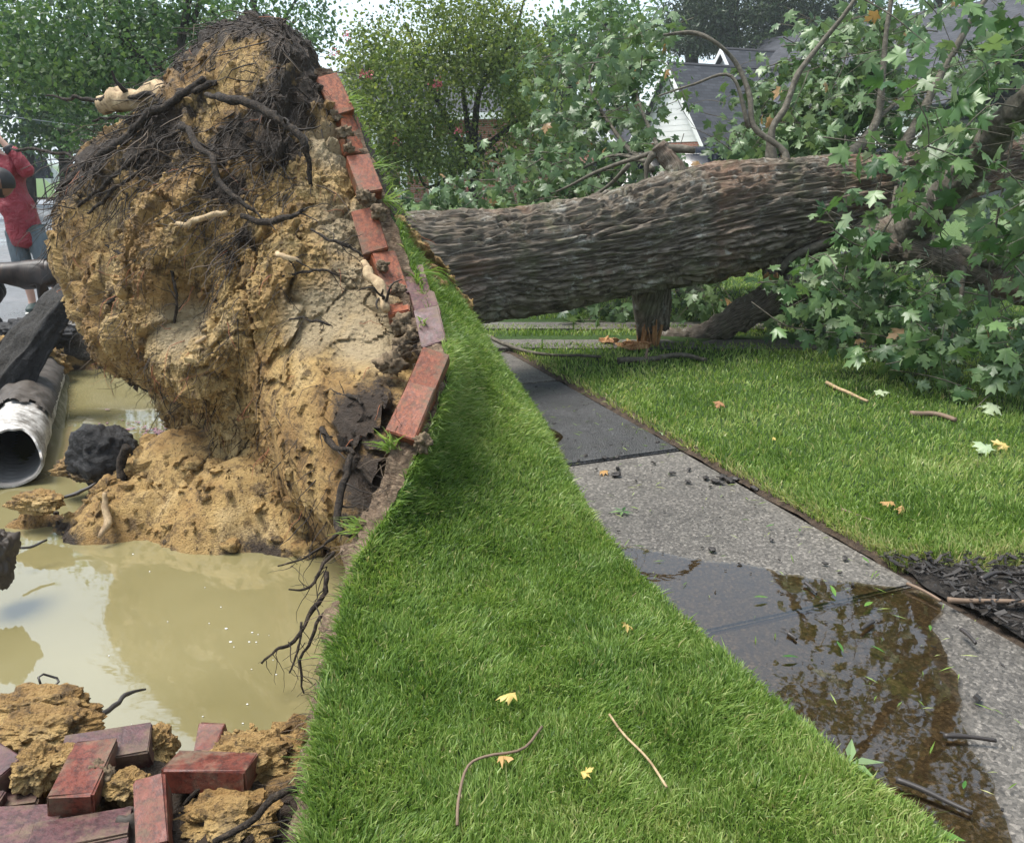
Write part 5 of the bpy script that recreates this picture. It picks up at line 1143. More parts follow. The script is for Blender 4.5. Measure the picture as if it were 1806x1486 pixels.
planar("roof", [hp(-.4, wl_h - .1, -7.5), hp(Lh + .4, wl_h - .1, -7.5), hp(Lh + .4, wl_h + 2.2, -3.5), hp(-.4, wl_h + 2.2, -3.5)], M["shingle"], H2, .12, nrm=[0, 0, 1])
planar("fascia", [hp(-.4, wl_h - .25, .52), hp(Lh + .4, wl_h - .25, .52), hp(Lh + .4, wl_h - .05, .52), hp(-.4, wl_h - .05, .52)], M["trim"], H2, .04, nrm=nh)
for s in (1.2, 2.6, 4.6, 6.0): window(H2, hp(s, 1.6), al, up3, .8, 1.3, nh)
planar("door", [hp(5.1, 0.1, .03), hp(5.5, .1, .03), hp(5.5, 2.2, .03), hp(5.1, 2.2, .03)], M["trim"], H2, .05, nrm=nh)
for s in (3.4, 4.5, 5.6): 
    v, f = box(hp(s, 1.4, 1.2), (.22, .22, 2.8)); obj("column", v, f, M["trim"], H2, smooth=False)
v, f = box(hp(4.5, 2.85, .7), (3.2, 1.4, .2), rotz(math.atan2(al[1], al[0]))); obj("porch_roof", v, f, M["trim"], H2, smooth=False)
planar("shutter", [hp(6.6, .9, .04), hp(6.9, .9, .04), hp(6.9, 2.3, .04), hp(6.6, 2.3, .04)], M["black_trim"], H2, .04, nrm=nh)

# ------------------------------------------------------------------ trees behind
def leaf_cloud(ells, size, seed, flat=0.5, tint_bias=0.0, needle=False):
    """ells: (centre, (rx,ry,rz), n_clusters, leaves per cluster, cluster radius)"""
    r = np.random.default_rng(seed); P = []; T = []
    for c, R, nc, nl_, cr in ells:
        d = r.normal(0, 1, (nc, 3)); d /= np.linalg.norm(d, axis=1)[:, None]; rad_ = r.random(nc) ** 0.45
        cc = np.asarray(c) + d * rad_[:, None] * np.asarray(R)
        ct = r.normal(0, .20, nc)
        p = cc[:, None] + r.normal(0, 1, (nc, nl_, 3)) * np.array([cr, cr, cr * flat]) * r.uniform(.4, 1.0, (nc, 1, 1))
        P.append(p.reshape(-1, 3)); T.append(np.repeat(ct, nl_))
    P = np.concatenate(P); T = np.concatenate(T); kp = r.random(len(P)) < .85; P, T = P[kp], T[kp]; n = len(P)
    y = r.normal(0, 1, (n, 3)) + np.array([0, 0, -.4]); y /= np.linalg.norm(y, axis=1)[:, None]
    z = r.normal(0, .7, (n, 3)) + np.array([0, -.3, .8]); x = np.cross(y, z); x /= np.linalg.norm(x, axis=1)[:, None]; zz = np.cross(x, y)
    s = (size * .72 * r.uniform(.55, 1.25, n))[:, None]; w = 0.15 if needle else .36
    v = np.stack([P, P + y * s * .45 + x * s * w - zz * s * .08, P + y * s, P + y * s * .45 - x * s * w - zz * s * .08], 1).reshape(-1, 3)
    f = np.arange(n * 4).reshape(-1, 4)
    t = np.clip(.45 + tint_bias + T + r.normal(0, .16, n), 0, 1)
    return v, f, np.repeat(t, 4)
def tree(name, label, base, trunks, ells, leaf, size, seed, group="trees standing behind the fallen maple", tint_bias=0.0, bark="darkbark", flat=.5, needle=False):
    o = empty(name, base); tag(o, label, "tree", group)
    for k, pts in enumerate(trunks):
        q = resample(np.array(pts, float), 16 if len(pts) > 2 else 6); v, f = tube(q[:, :3], q[:, 3], 8)
        obj("trunk" if k == 0 else "limb", v, f, M[bark], o)
    v, f, t = leaf_cloud(ells, size, seed, flat, tint_bias, needle); obj("crown", v, f, M[leaf], o, smooth=False, tint=t)
    return o
def E3(px, py, Y, rx, ry, dz, nc, nl_, cr):
    s_ = scale_at(Y, py); return (at(px, py, Y), (rx * s_, dz, ry * s_), nc, nl_, cr)
def T4(*pts): return [(*at(a, b, c), r) for a, b, c, r in pts]
def ground_at(px, Y): 
    p = at(px, 285, Y); return np.array([p[0], p[1], 0.0])
# street tree, left, limbs dark against its crown
b0 = ground_at(330, 14)
tree("street_tree", "dark-limbed maple arching over the street left of the root plate", b0,
     [[(*b0, .2), *T4((300, 190, 14, .15), (262, 135, 14, .12), (232, 85, 14, .10), (214, 40, 14, .08), (208, -60, 14, .06), (215, -300, 14, .04))],
      T4((262, 135, 14, .08), (225, 98, 13.6, .05), (180, 92, 13, .035), (150, 60, 12.5, .02)), T4((290, 180, 14, .08), (280, 110, 14.4, .07), (272, 20, 14.6, .06), (262, -120, 14.8, .04)), T4((300, 180, 14, .08), (322, 60, 14, .06), (335, -10, 14, .05), (350, -150, 14, .03)), T4((240, 100, 14, .05), (190, 40, 13.5, .03), (180, -40, 13.2, .02)), T4((340, 40, 14, .05), (352, 0, 14, .035), (360, -90, 14, .02)),
      T4((262, 130, 14, .05), (210, 160, 13.4, .03), (160, 180, 13, .012))],
     [E3(120, 60, 13.5, 190, 90, 2.5, 70, 90, .42), E3(210, -50, 14, 240, 80, 2.5, 46, 80, .5), E3(70, 130, 13, 120, 60, 1.5, 34, 80, .36), E3(190, 140, 13, 80, 45, 1, 22, 80, .32), E3(330, 60, 14.5, 90, 60, 1.5, 30, 80, .36), E3(230, 230, 15, 110, 60, 1.5, 30, 80, .36), E3(440, 60, 15, 60, 40, 1, 12, 70, .3)], "green", .13, 11)
for k, (px, Y, w, top, leaf, lab, tb) in enumerate(((40, 30, 170, -120, "blue_green", "blue-grey tree hazy at the far end of the street", -.0), (210, 34, 150, -60, "blue_green", "bluish rounded tree beyond the street tree", .05), (-90, 24, 140, -200, "blue_green", "tall dusky tree cut off by the left edge", -.1), (110, 26, 90, 120, "green", "lower green tree above the parked car", .0), (330, 30, 120, -20, "blue_green", "grey-green tree seen through the roots", .05))):
    bb = ground_at(px, Y); cy_ = (top + 290) / 2; s_ = scale_at(Y, 200)
    tree("background_tree", lab, bb, [[(*bb, .25), (*at(px, cy_, Y), .15)], [(*at(px, cy_ + 60, Y), .1), (*at(px - 60, cy_ - 40, Y), .04)], [(*at(px, cy_ + 60, Y), .1), (*at(px + 60, cy_ - 50, Y), .04)]],
         [E3(px, cy_ - 10, Y, w, (290 - top) / 2 * .95, w * s_ * .8, 85, 60, .62)], leaf, .24, 20 + k, tint_bias=tb, flat=.7)
# loose branch ends with sky between them, right above the plate
bb = ground_at(470, 22)
tree("background_tree", "sparse leafy tree against the sky just above the root plate", bb, [[(*bb, .2), (*at(470, 150, 22), .14), (*at(450, 20, 22), .08), (*at(430, -60, 22), .04)], T4((462, 90, 22, .06), (510, 20, 22, .04), (540, -30, 22, .02)), T4((470, 120, 22, .05), (520, 80, 21.5, .03), (565, 60, 21, .015))],
     [E3(430, 10, 22, 60, 40, 1.2, 16, 50, .38), E3(520, 25, 22, 45, 45, 1, 13, 45, .36), E3(560, 80, 21, 35, 30, .8, 9, 45, .34), E3(470, -60, 22, 120, 50, 1.5, 24, 50, .5), E3(570, 20, 21.5, 20, 40, .6, 6, 40, .3)], "green", .16, 31, flat=.7)
# olive tree in the middle, many stems, pink blossoms
bb = ground_at(832, 15.5); fk = at(833, 282, 15.5)
ol = tree("olive_tree", "bushy olive-green tree with dark forked stems and a few pink blossoms", bb,
     [[(*bb, .13), (*at(836, 330, 15.5), .11), (*fk, .10)], [(*fk, .08), *T4((838, 215, 15.5, .06), (850, 150, 15.6, .045), (900, 80, 15.7, .03), (930, -20, 15.8, .015))], [(*fk, .07), *T4((880, 240, 15.4, .05), (930, 200, 15.3, .03))], [(*fk, .06), *T4((790, 215, 15.6, .05), (750, 130, 15.7, .035), (715, 40, 15.8, .02))], [(*fk, .05), *T4((900, 272, 15.2, .035), (960, 262, 15, .02))], [(*fk, .05), *T4((760, 330, 15.2, .03), (735, 300, 15, .02))], [(*fk, .06), *T4((815, 150, 15.8, .04), (800, 40, 16, .025))]],
     [E3(800, 60, 15.5, 130, 80, 1.6, 80, 80, .34), E3(720, 130, 15.2, 120, 70, 1.4, 80, 80, .32), E3(720, 220, 15, 110, 60, 1.3, 75, 85, .30), E3(880, 120, 15.5, 100, 70, 1.4, 60, 80, .32), E3(950, 200, 15.3, 70, 60, 1.2, 46, 80, .30), E3(770, 290, 15, 110, 40, 1.2, 50, 80, .28), E3(640, 150, 15, 40, 80, .8, 24, 70, .28), E3(930, 270, 15, 70, 30, 1, 26, 70, .28), E3(660, 320, 14.6, 40, 30, .8, 18, 70, .26), E3(800, -70, 15.5, 110, 60, 1.4, 36, 70, .36), E3(660, 60, 15.6, 40, 40, .8, 12, 60, .3), E3(870, 40, 16, 60, 60, 1, 24, 70, .32)], "crepe", .10, 41, tint_bias=.05, flat=.8)
for k, (px, py) in enumerate(((590, 95), (768, 150), (776, 148), (810, 230), (818, 335), (640, 130), (652, 132), (612, 62), (822, 344), (700, 248))):
    c = at(px, py, 14.2); r_ = np.random.default_rng(k); pv = c + r_.normal(0, .035, (26, 3)); s_ = .03
    v = np.concatenate([p + np.array([[0, 0, 0], [s_, 0, .01], [s_ * .5, -.005, s_]]) @ euler(*r_.uniform(0, 6, 3)).T for p in pv]); obj("blossom", v, np.arange(len(v)).reshape(-1, 3), M["pink"], ol, smooth=False)
bb = ground_at(1010, 26)
tree("background_tree", "light green tree against the sky above the fallen crown", bb, [[(*bb, .2), (*at(1010, 60, 26), .1)], T4((1010, 120, 26, .08), (960, 40, 26, .04)), T4((1010, 110, 26, .08), (1080, 30, 26, .04))], [E3(990, 90, 26, 110, 60, 2, 60, 70, .5), E3(1060, 50, 26, 90, 50, 2, 40, 70, .5), E3(940, 150, 26, 70, 60, 1.5, 30, 70, .5), E3(1100, 130, 26, 80, 70, 1.5, 40, 70, .5)], "green", .2, 51, tint_bias=.12, flat=.7)
# pine at the upper right, tall above the frame
bb = ground_at(1225, 44)
tree("pine_tree", "tall dark pine rising behind the white house roofs", bb, [[(*bb, .4), (*at(1220, 100, 44), .32), (*at(1215, -200, 44), .22), (*at(1215, -500, 44), .1)], T4((1222, 100, 44, .18), (1270, 60, 44, .12), (1350, 0, 44, .06)), T4((1218, 40, 44, .15), (1330, -40, 44, .05)), T4((1220, 0, 44, .15), (1120, -60, 44, .05))],
     [E3(1290, 30, 43, 130, 50, 3, 90, 120, .7), E3(1420, 40, 43, 120, 45, 3, 80, 120, .7), E3(1230, 40, 41, 70, 60, 2, 50, 120, .6), E3(1240, -120, 44, 170, 120, 4, 60, 110, .9), E3(1360, -250, 44, 240, 160, 4, 70, 110, 1.0), E3(1220, 70, 45, 50, 40, 2, 16, 100, .6)], "pine", .34, 61, bark="darkbark", flat=.35, needle=True)
bb = ground_at(1295, 42)
tree("pine_tree", "second dark pine with a bare trunk left of the house ridge", bb, [[(*bb, .35), (*at(1292, 60, 42), .3), (*at(1290, -300, 42), .15)], T4((1292, 30, 42, .1), (1400, -10, 42, .05))],
     [E3(1330, 70, 42, 80, 30, 2, 24, 110, .6), E3(1460, 0, 42, 110, 50, 3, 40, 110, .7), E3(1500, 60, 41, 60, 35, 2, 16, 100, .6), E3(1500, -160, 42, 160, 110, 3, 50, 110, .9)], "pine", .34, 62, flat=.35, needle=True)
bb = ground_at(1640, 46)
tree("background_tree", "dark tree over the ridge of the white house at the right", bb, [[(*bb, .3), (*at(1660, -100, 46), .2), (*at(1670, -400, 46), .1)]], [E3(1680, -110, 46, 190, 110, 4, 70, 90, 1.0), E3(1760, -30, 46, 90, 60, 3, 26, 90, .8), E3(1650, -350, 46, 300, 170, 4, 70, 90, 1.2)], "green", .34, 63, tint_bias=-.15, flat=.6)

bb = np.array([10.6, 16.5, 0.0])
tree("shade_tree", "tall shade tree at the right, its crown mirrored in the puddle", bb, [[(*bb, .35), (10.2, 16.3, 7, .28), (9.2, 16.0, 13, .12)], [(10.2, 16.3, 7, .15), (7.0, 15.5, 12, .05)], [(10.0, 16.2, 9, .12), (12.5, 16.5, 15, .04)]],
     [((8.6, 15.8, 13.6), (3.7, 3.2, 4.4), 110, 80, .55), ((12.5, 16.5, 13.0), (3.5, 3.0, 4.5), 60, 80, .6)], "green", .26, 71, tint_bias=-.1, flat=.6)

# ------------------------------------------------------------------ vehicles
def car(root, L, Wd, Hc, paint, nose=1.0):
    """local x = forward; built round the ground centre"""
    xs = np.linspace(-L / 2, L / 2, 40); bt_ = Hc * .56
    def prof(x):  # lower body top height and half width
        t = (x + L / 2) / L
        top = bt_ * (0.93 + .07 * math.sin(math.pi * t)) - .05 * smooth(t, .72, 1.0) * Hc - .30 * bt_ * smooth(t, .97, 1.0) - .18 * bt_ * (1 - smooth(t, 0, .03))
        hw = Wd / 2 * (1 - .10 * smooth(t, .85, 1.0) ** 2 - .06 * (1 - smooth(t, 0, .1)))
        return top, hw
    rows = []
    for x in xs:
        top, hw = prof(x); zb = .24 + .10 * smooth(abs(x), L * .42, L * .5)
        for wx in (L * .31, -L * .31):
            if abs(x - wx) < .37: zb = max(zb, .05 + math.sqrt(max(0, .37 ** 2 - (x - wx) ** 2)) + .28)
        zb = min(zb, top - .08)
        rows.append([(x, -hw * .94, zb), (x, -hw, zb + .5 * (top - zb)), (x, -hw * .97, top - .06), (x, -hw * .88, top), (x, hw * .88, top), (x, hw * .97, top - .06), (x, hw, zb + .5 * (top - zb)), (x, hw * .94, zb)])
    v = np.array(rows).reshape(-1, 3); f = grid_faces(40, 8); n = 8
    caps = [list(range(7, -1, -1)), list(range(39 * 8, 40 * 8))]
    obj("body", v, [list(q) for q in f] + caps, paint, root)
    z0, z1 = bt_ - .02, Hc; xb, xf = -L * .47, L * .20
    g0 = [(xb, -Wd * .44, z0), (xf + .45, -Wd * .44, z0), (xf + .45, Wd * .44, z0), (xb, Wd * .44, z0)]; g1 = [(xb + .22, -Wd * .36, z1), (xf - .25, -Wd * .36, z1), (xf - .25, Wd * .36, z1), (xb + .22, Wd * .36, z1)]
    bm = bmesh.new(); vs = [bm.verts.new(p) for p in g0 + g1]
    for q in ((4, 5, 6, 7), (0, 1, 5, 4), (1, 2, 6, 5), (2, 3, 7, 6), (3, 0, 4, 7)): bm.faces.new([vs[k] for k in q])
    bmesh.ops.bevel(bm, geom=[e for e in bm.edges if all(w.co.z > z1 - .01 for w in e.verts) or (abs(e.verts[0].co.z - e.verts[1].co.z) > .2)], offset=.08, segments=3, affect='EDGES')
    me = bpy.data.meshes.new("cabin"); bm.to_mesh(me); bm.free(); me.materials.append(paint); [setattr(p, 'use_smooth', True) for p in me.polygons]; link("cabin", me, root)
    g0, g1 = np.array(g0), np.array(g1)
    def pane(nm, a, b_, c, d, mat, m=.10, off=.012):
        q = np.array([a, b_, c, d]); ce = q.mean(0); q = ce + (q - ce) * (1 - m * 1.4); nn = np.cross(q[1] - q[0], q[3] - q[0]); nn /= np.linalg.norm(nn)
        if nn @ (ce - np.array([0, 0, z0])) < 0: nn = -nn
        obj(nm, q + nn * off, [[0, 1, 2, 3]], mat, root, smooth=False)
    pane("windshield", g0[1], g0[2], g1[2], g1[1], M["windshield"]); pane("rear_window", g0[3], g0[0], g1[0], g1[3], M["glass"])
    for s_, i0, i1 in ((-1, 0, 1), (1, 3, 2)):
        for a, b_ in ((.04, .34), (.36, .66), (.68, .97)):
            l = lambda t, G: G[i0] * (1 - t) + G[i1] * t
            pane("side_window", l(a, g0), l(b_, g0), l(b_, g1), l(a, g1), M["glass"])
        v, f = box((xf + .25, s_ * Wd * .54, z0 + .10), (.12, .2, .15)); obj("mirror", v, f, paint, root, smooth=False)
    for wx in (L * .31, -L * .31):
        for s_ in (-1, 1):
            v, f = tube([(wx, s_ * (Wd * .5 - .24), .34), (wx, s_ * (Wd * .5 - .22), .34), (wx, s_ * (Wd * .5 - .02), .34), (wx, s_ * (Wd * .5), .34)], [.30, .34, .34, .30], 24); w = obj("wheel", v, f, M["rubber"], root)
            v, f = tube([(wx, s_ * (Wd * .5 - .02), .34), (wx, s_ * (Wd * .5 + .008), .34)], [.22, .19], 20); obj("rim", v, f, M["chrome"], w)
    for s_ in (-1, 1):
        v, f = box((L * .485, s_ * Wd * .34, bt_ * .70), (.10, .34, .16)); obj("headlight", v, f, M["lamp_lens"], root, smooth=False)
        v, f = box((-L * .49, s_ * Wd * .40, bt_ * .78), (.08, .16, .3)); obj("tail_light", v, f, M["brick"], root, smooth=False)
    v, f = box((L * .492, 0, bt_ * .62), (.06, Wd * .42, .22)); obj("grille", v, f, M["black_trim"], root, smooth=False)
    v, f = box((L * .50, 0, .42), (.14, Wd * .8, .16)); obj("bumper", v, f, M["black_trim"], root, smooth=False)
c1 = ground_at(40, 31); CAR1 = empty("parked_car", (c1[0], c1[1], -0.13)); tag(CAR1, "black sport utility vehicle facing the camera on the far street", "car")
car(CAR1, 4.7, 1.9, 1.78, M["car_paint"]); CAR1.rotation_euler = (0, 0, math.atan2(-.86, .5) )
c2 = at(1380, 530, 8.9); CAR2 = empty("parked_car", (c2[0], c2[1], 0.03)); tag(CAR2, "dark navy car hidden behind the trunk in the driveway", "car")
car(CAR2, 4.5, 1.85, 1.5, M["navy_paint"]); CAR2.rotation_euler = (0, 0, math.radians(12))

# ------------------------------------------------------------------ signs and wires
sg = ground_at(90, 40); SG = empty("stop_sign", sg); tag(SG, "back of an octagonal road sign on a post at the far corner", "road sign")
v, f = tube([(*sg[:2], -.05), (*sg[:2], 2.6)], .03, 8); obj("post", v, f, M["post"], SG)
c = at(91, 310, 39.9); k = np.arange(8) * math.pi / 4 + math.pi / 8; r_ = .36
v = np.concatenate([np.c_[c[0] + r_ * np.cos(k), np.full(8, c[1] + o), c[2] + r_ * np.sin(k)] for o in (-.01, .01)]); obj("panel", v, [list(range(8)), list(range(15, 7, -1))] + [[i, 8 + i, 8 + (i + 1) % 8, (i + 1) % 8] for i in range(8)], M["sign_back"], SG, smooth=False)
v, f = box(c + [0, -.03, 0], (.07, .03, .7)); obj("bracket", v, f, M["post"], SG, smooth=False)
sg = ground_at(72, 33); SG = empty("street_sign", sg); tag(SG, "green street name sign on a thin post beside the black car", "street sign")
c = at(72, 293, 33); v, f = tube([(*sg[:2], -.05), (*sg[:2], c[2])], .03, 8); obj("post", v, f, M["post"], SG)
a, b_ = at(47, 287, 33.2), at(67, 288, 33.1); v, f = box((a + b_) / 2, (np.linalg.norm(b_ - a), .02, .11)); obj("name_plate", v, f, M["sign_green"], SG, smooth=False)
v, f = box(at(57, 281, 33.15), (.06, .30, .08), rotz(.5)); obj("cross_plate", v, f, M["sign_back"], SG, smooth=False)
for k, (a, b_, lab) in enumerate((((-40, 157, 19), (330, 185, 25), "upper overhead wire crossing the trees at the left"), ((-40, 198, 18), (360, 232, 25), "lower overhead wire sagging across the left trees"))):
    p, q = at(*a), at(*b_); m = (p + q) / 2 - np.array([0, 0, .12]); v, f = tube(resample([p, m, q], 14), .011, 5); tag(obj("overhead_wire", v, f, M["wire"]), lab, "wire")

# ------------------------------------------------------------------ people and dog
def skin_mesh(name, nodes, edges, mats, root_i=0, parent=None, loc=(0, 0, 0), sub=2, attr=None, label=None):
    """nodes: (x,y,z,rx,ry) joints with skin radii; grown into one continuous surface"""
    me = bpy.data.meshes.new(name + "_joints"); me.from_pydata([n[:3] for n in nodes], edges, [])
    tmp = bpy.data.objects.new(name + "_joints", me); col.objects.link(tmp)
    tmp.modifiers.new("skin", 'SKIN'); ss = tmp.modifiers.new("sub", 'SUBSURF'); ss.levels = sub; ss.render_levels = sub
    for k, n in enumerate(nodes):
        sv2 = me.skin_vertices[0].data[k]; sv2.radius = (n[3], n[4] if len(n) > 4 else n[3]); sv2.use_root = (k == root_i)
    dg = bpy.context.evaluated_depsgraph_get(); new = bpy.data.meshes.new_from_object(tmp.evaluated_get(dg)); new.name = name
    bpy.data.objects.remove(tmp); bpy.data.meshes.remove(me)
    new.materials.clear(); [new.materials.append(m) for m in (mats if isinstance(mats, list) else [mats])]
    for p in new.polygons: p.use_smooth = True
    if attr:
        co = np.array([v.co[:] for v in new.vertices]); a = new.attributes.new(attr[0], 'FLOAT', 'POINT'); a.data.foreach_set("value", attr[1](co).astype(np.float32))
    o = link(name, new, parent, loc)
    if label: tag(o, label)
    return o
def sculpt(o, amp, freq):
    me = o.data; co = np.array([v.co[:] for v in me.vertices]); n = np.array([v.normal[:] for v in me.vertices])
    co = co + n * (amp * fbm(co * freq, 3))[:, None]; me.vertices.foreach_set("co", co.astype(np.float32).ravel()); me.update()
def head_mesh(c, h, yaw, skin, hair, parent, face=True, beard=None):
    """head with brow, nose, chin, ears, eyes; h = head height"""
    bm = bmesh.new(); bmesh.ops.create_uvsphere(bm, u_segments=32, v_segments=24, radius=1.0)
    co = np.array([v.co[:] for v in bm.verts]); fs = [[v.index for v in f.verts] for f in bm.faces]; bm.free()
    x, y, z = co.T.copy()      # -y = face
    jaw = smooth(-z, 0.0, 1.0); fr = smooth(-y, 0.0, .8)
    sx = 0.37 * (1 - .28 * jaw); sy = 0.46 * (1 - .10 * jaw) 
    X, Y_, Z = x * sx, y * sy, z * 0.5
    Y_ = Y_ - .07 * fr * smooth(-z, .3, .9) * (np.abs(x) < .6)                       # chin
    nose = np.exp(-((x / .16) ** 2 + ((z + .18) / .24) ** 2)) * fr; Y_ = Y_ - .12 * nose
    Y_ = Y_ + .05 * np.exp(-(((np.abs(x) - .36) / .18) ** 2 + ((z - .04) / .13) ** 2)) * fr   # eye sockets
    Y_ = Y_ - .03 * np.exp(-((x / .3) ** 2 + ((z + .52) / .07) ** 2)) * fr                     # lips
    V = np.c_[X, Y_, Z] * h @ rotz(yaw).T
    hd = obj("head", V + np.asarray(c), fs, M[skin], None); hd.parent = parent
    hm = (z > .28 - .35 * smooth(y, -.4, .5)) | ((y > .15) & (z > -.45)); f2 = [f for f in fs if all(hm[i] for i in f)]
    ho = obj("hair", (np.c_[X * 1.06, Y_ * 1.06, Z * 1.05] * h) @ rotz(yaw).T + np.asarray(c), f2, M[hair], None); ho.parent = hd
    for s_ in (-1, 1):
        v, f = tube(resample([(s_ * .35, .04, .06), (s_ * .41, .05, .03), (s_ * .40, .04, -.08), (s_ * .35, .02, -.14)], 8), [.03, .05, .05, .045, .04, .04, .035, .02], 8); e = obj("ear", (np.array(v) * h) @ rotz(yaw).T + np.asarray(c), f, M[skin], None); e.parent = hd
        v, f = tube([(s_ * .14, -.385, .03), (s_ * .14, -.405, .03)], [.035, .03], 8); e = obj("eye", (np.array(v) * h) @ rotz(yaw).T + np.asarray(c), f, M["black_trim"], None); e.parent = hd
    if beard:
        bmk = (z < -.35) & (y < .25); f3 = [f for f in fs if all(bmk[i] for i in f)]; bo = obj("beard", (np.c_[X * 1.05, Y_ * 1.05, Z * 1.05] * h) @ rotz(yaw).T + np.asarray(c), f3, M[beard], None); bo.parent = hd
    return hd
pg = ground_at(25, 8.95); PR = empty("person", (pg[0], pg[1], -0.13)); tag(PR, "person in a red jacket and grey shorts with one hand raised to the head", "person")
# body: legs, torso, arms and hand in one surface
nd = [(0, 0, .98, .09, .07), (-.10, 0, 1.30, .09, .07), (-.15, 0, 1.52, .06, .05), (-.18, 0, 1.63, .06, .06), (-.20, -.01, 1.72, .055, .055),
      (.08, 0, .90, .055, .055), (.19, -.03, .50, .058, .058), (.25, 0, .13, .040, .040), (.26, -.02, .06, .038, .035), (.31, -.16, .03, .035, .025),
      (-.08, 0, .90, .055, .055), (-.07, -.04, .50, .058, .058), (-.05, 0, .13, .040, .040), (-.05, -.02, .06, .038, .035), (.02, -.15, .03, .035, .025),
      (.06, 0, 1.50, .065, .065), (.17, -.06, 1.41, .045, .045), (.03, -.10, 1.64, .036, .036), (-.035, -.11, 1.735, .030, .022), (-.085, -.11, 1.79, .034, .016),
      (-.35, 0, 1.50, .065, .065), (-.42, .0, 1.22, .048, .048), (-.40, -.08, .98, .036, .036), (-.39, -.10, .90, .034, .018)]
ed2 = [(0, 1), (1, 2), (2, 3), (3, 4), (0, 5), (5, 6), (6, 7), (7, 8), (8, 9), (0, 10), (10, 11), (11, 12), (12, 13), (13, 14), (2, 15), (15, 16), (16, 17), (17, 18), (18, 19), (2, 20), (20, 21), (21, 22), (22, 23)]
def fingers(nd, ed, wrist_i, base, dirv, side, normal, curl, ln=.075):
    """four fingers and a thumb rooted in the palm"""
    dirv, side, normal = (np.asarray(q, float) / np.linalg.norm(q) for q in (dirv, side, normal))
    for k, (o, l) in enumerate(((-.030, .85), (-.010, 1.0), (.010, .95), (.030, .75))):
        p0 = np.asarray(base) + side * o; p1 = p0 + dirv * ln * l * .55; p2 = p1 + (dirv * (1 - curl) + normal * curl) * ln * l * .5
        i = len(nd); nd += [(*p0, .010, .010), (*p1, .009, .009), (*p2, .007, .007)]; ed += [(wrist_i, i), (i, i + 1), (i + 1, i + 2)]
    t0 = np.asarray(base) - dirv * .045 - side * .035; t1 = t0 - side * .03 + dirv * .025; i = len(nd); nd += [(*t0, .013, .012), (*t1, .010, .010)]; ed += [(wrist_i, i), (i, i + 1)]
fingers(nd, ed2, 19, (-.105, -.10, 1.815), (-.7, .25, .55), (.3, -.5, .45), (-.2, .9, .1), .5)
fingers(nd, ed2, 23, (-.385, -.11, .865), (.05, -.1, -1), (0, 1, -.1), (.9, 0, 0), .4)
skin_mesh("body", nd, ed2, M["skin"], 0, PR)
jk = skin_mesh("jacket", [(.02, 0, .66, .20, .16), (0, 0, .95, .205, .16), (-.10, 0, 1.30, .20, .15), (-.15, 0, 1.47, .17, .14), (-.17, 0, 1.60, .095, .09), (.06, 0, 1.50, .095, .095), (.175, -.06, 1.415, .078, .078), (.10, -.085, 1.55, .065, .065), (.02, -.10, 1.655, .050, .050), (-.35, 0, 1.50, .095, .095), (-.425, 0, 1.22, .075, .075), (-.40, -.08, 1.0, .055, .055)],
     [(0, 1), (1, 2), (2, 3), (3, 4), (3, 5), (5, 6), (6, 7), (7, 8), (3, 9), (9, 10), (10, 11)], M["jacket"], 1, PR, label="red rain jacket"); sculpt(jk, .022, 7)
for (p, q) in (((.045, -.095, 1.62), (.01, -.10, 1.672)), ((-.40, -.075, 1.03), (-.40, -.085, .985))):
    v, f = tube(resample([p, q], 4), .054, 12); o = obj("cuff", v, f, M["black_trim"], None); o.parent = PR
v, f = tube(resample([(-.14, -.115, 1.52), (-.06, -.165, 1.25), (0, -.16, .82)], 12), .009, 6); o = obj("zip", v, f, M["black_trim"], None); o.parent = PR
v, f = tube(resample([(-.10, -.10, 1.55), (-.06, -.135, 1.45), (-.05, -.155, 1.36)], 8), .008, 5); o = obj("lanyard", v, f, M["trim"], None); o.parent = PR
sh = skin_mesh("shorts", [(0, 0, .93, .14, .12), (.095, -.01, .82, .115, .12), (.155, -.02, .60, .105, .11), (.175, -.02, .46, .10, .105), (-.095, -.01, .82, .115, .12), (-.085, -.02, .60, .105, .11), (-.075, -.03, .46, .10, .105)], [(0, 1), (1, 2), (2, 3), (0, 4), (4, 5), (5, 6)], M["shorts"], 0, PR, label="grey knee-length shorts"); sculpt(sh, .012, 9)
for c in ((.26, 0), (-.05, 0)):
    s_ = skin_mesh("shoe", [(c[0], c[1] + .03, .07, .052, .05), (c[0] + .02, c[1] - .07, .06, .052, .042), (c[0] + .055, c[1] - .19, .042, .048, .030)], [(0, 1), (1, 2)], M["shoe"], 1, PR)
    so = skin_mesh("sole", [(c[0], c[1] + .05, .015, .05, .016), (c[0] + .02, c[1] - .07, .014, .055, .015), (c[0] + .06, c[1] - .21, .014, .045, .014)], [(0, 1), (1, 2)], M["sole"], 1, None); so.parent = s_
head_mesh((-.205, -.03, 1.80), .25, .35, "skin", "hair_grey", PR, beard="hair_grey")
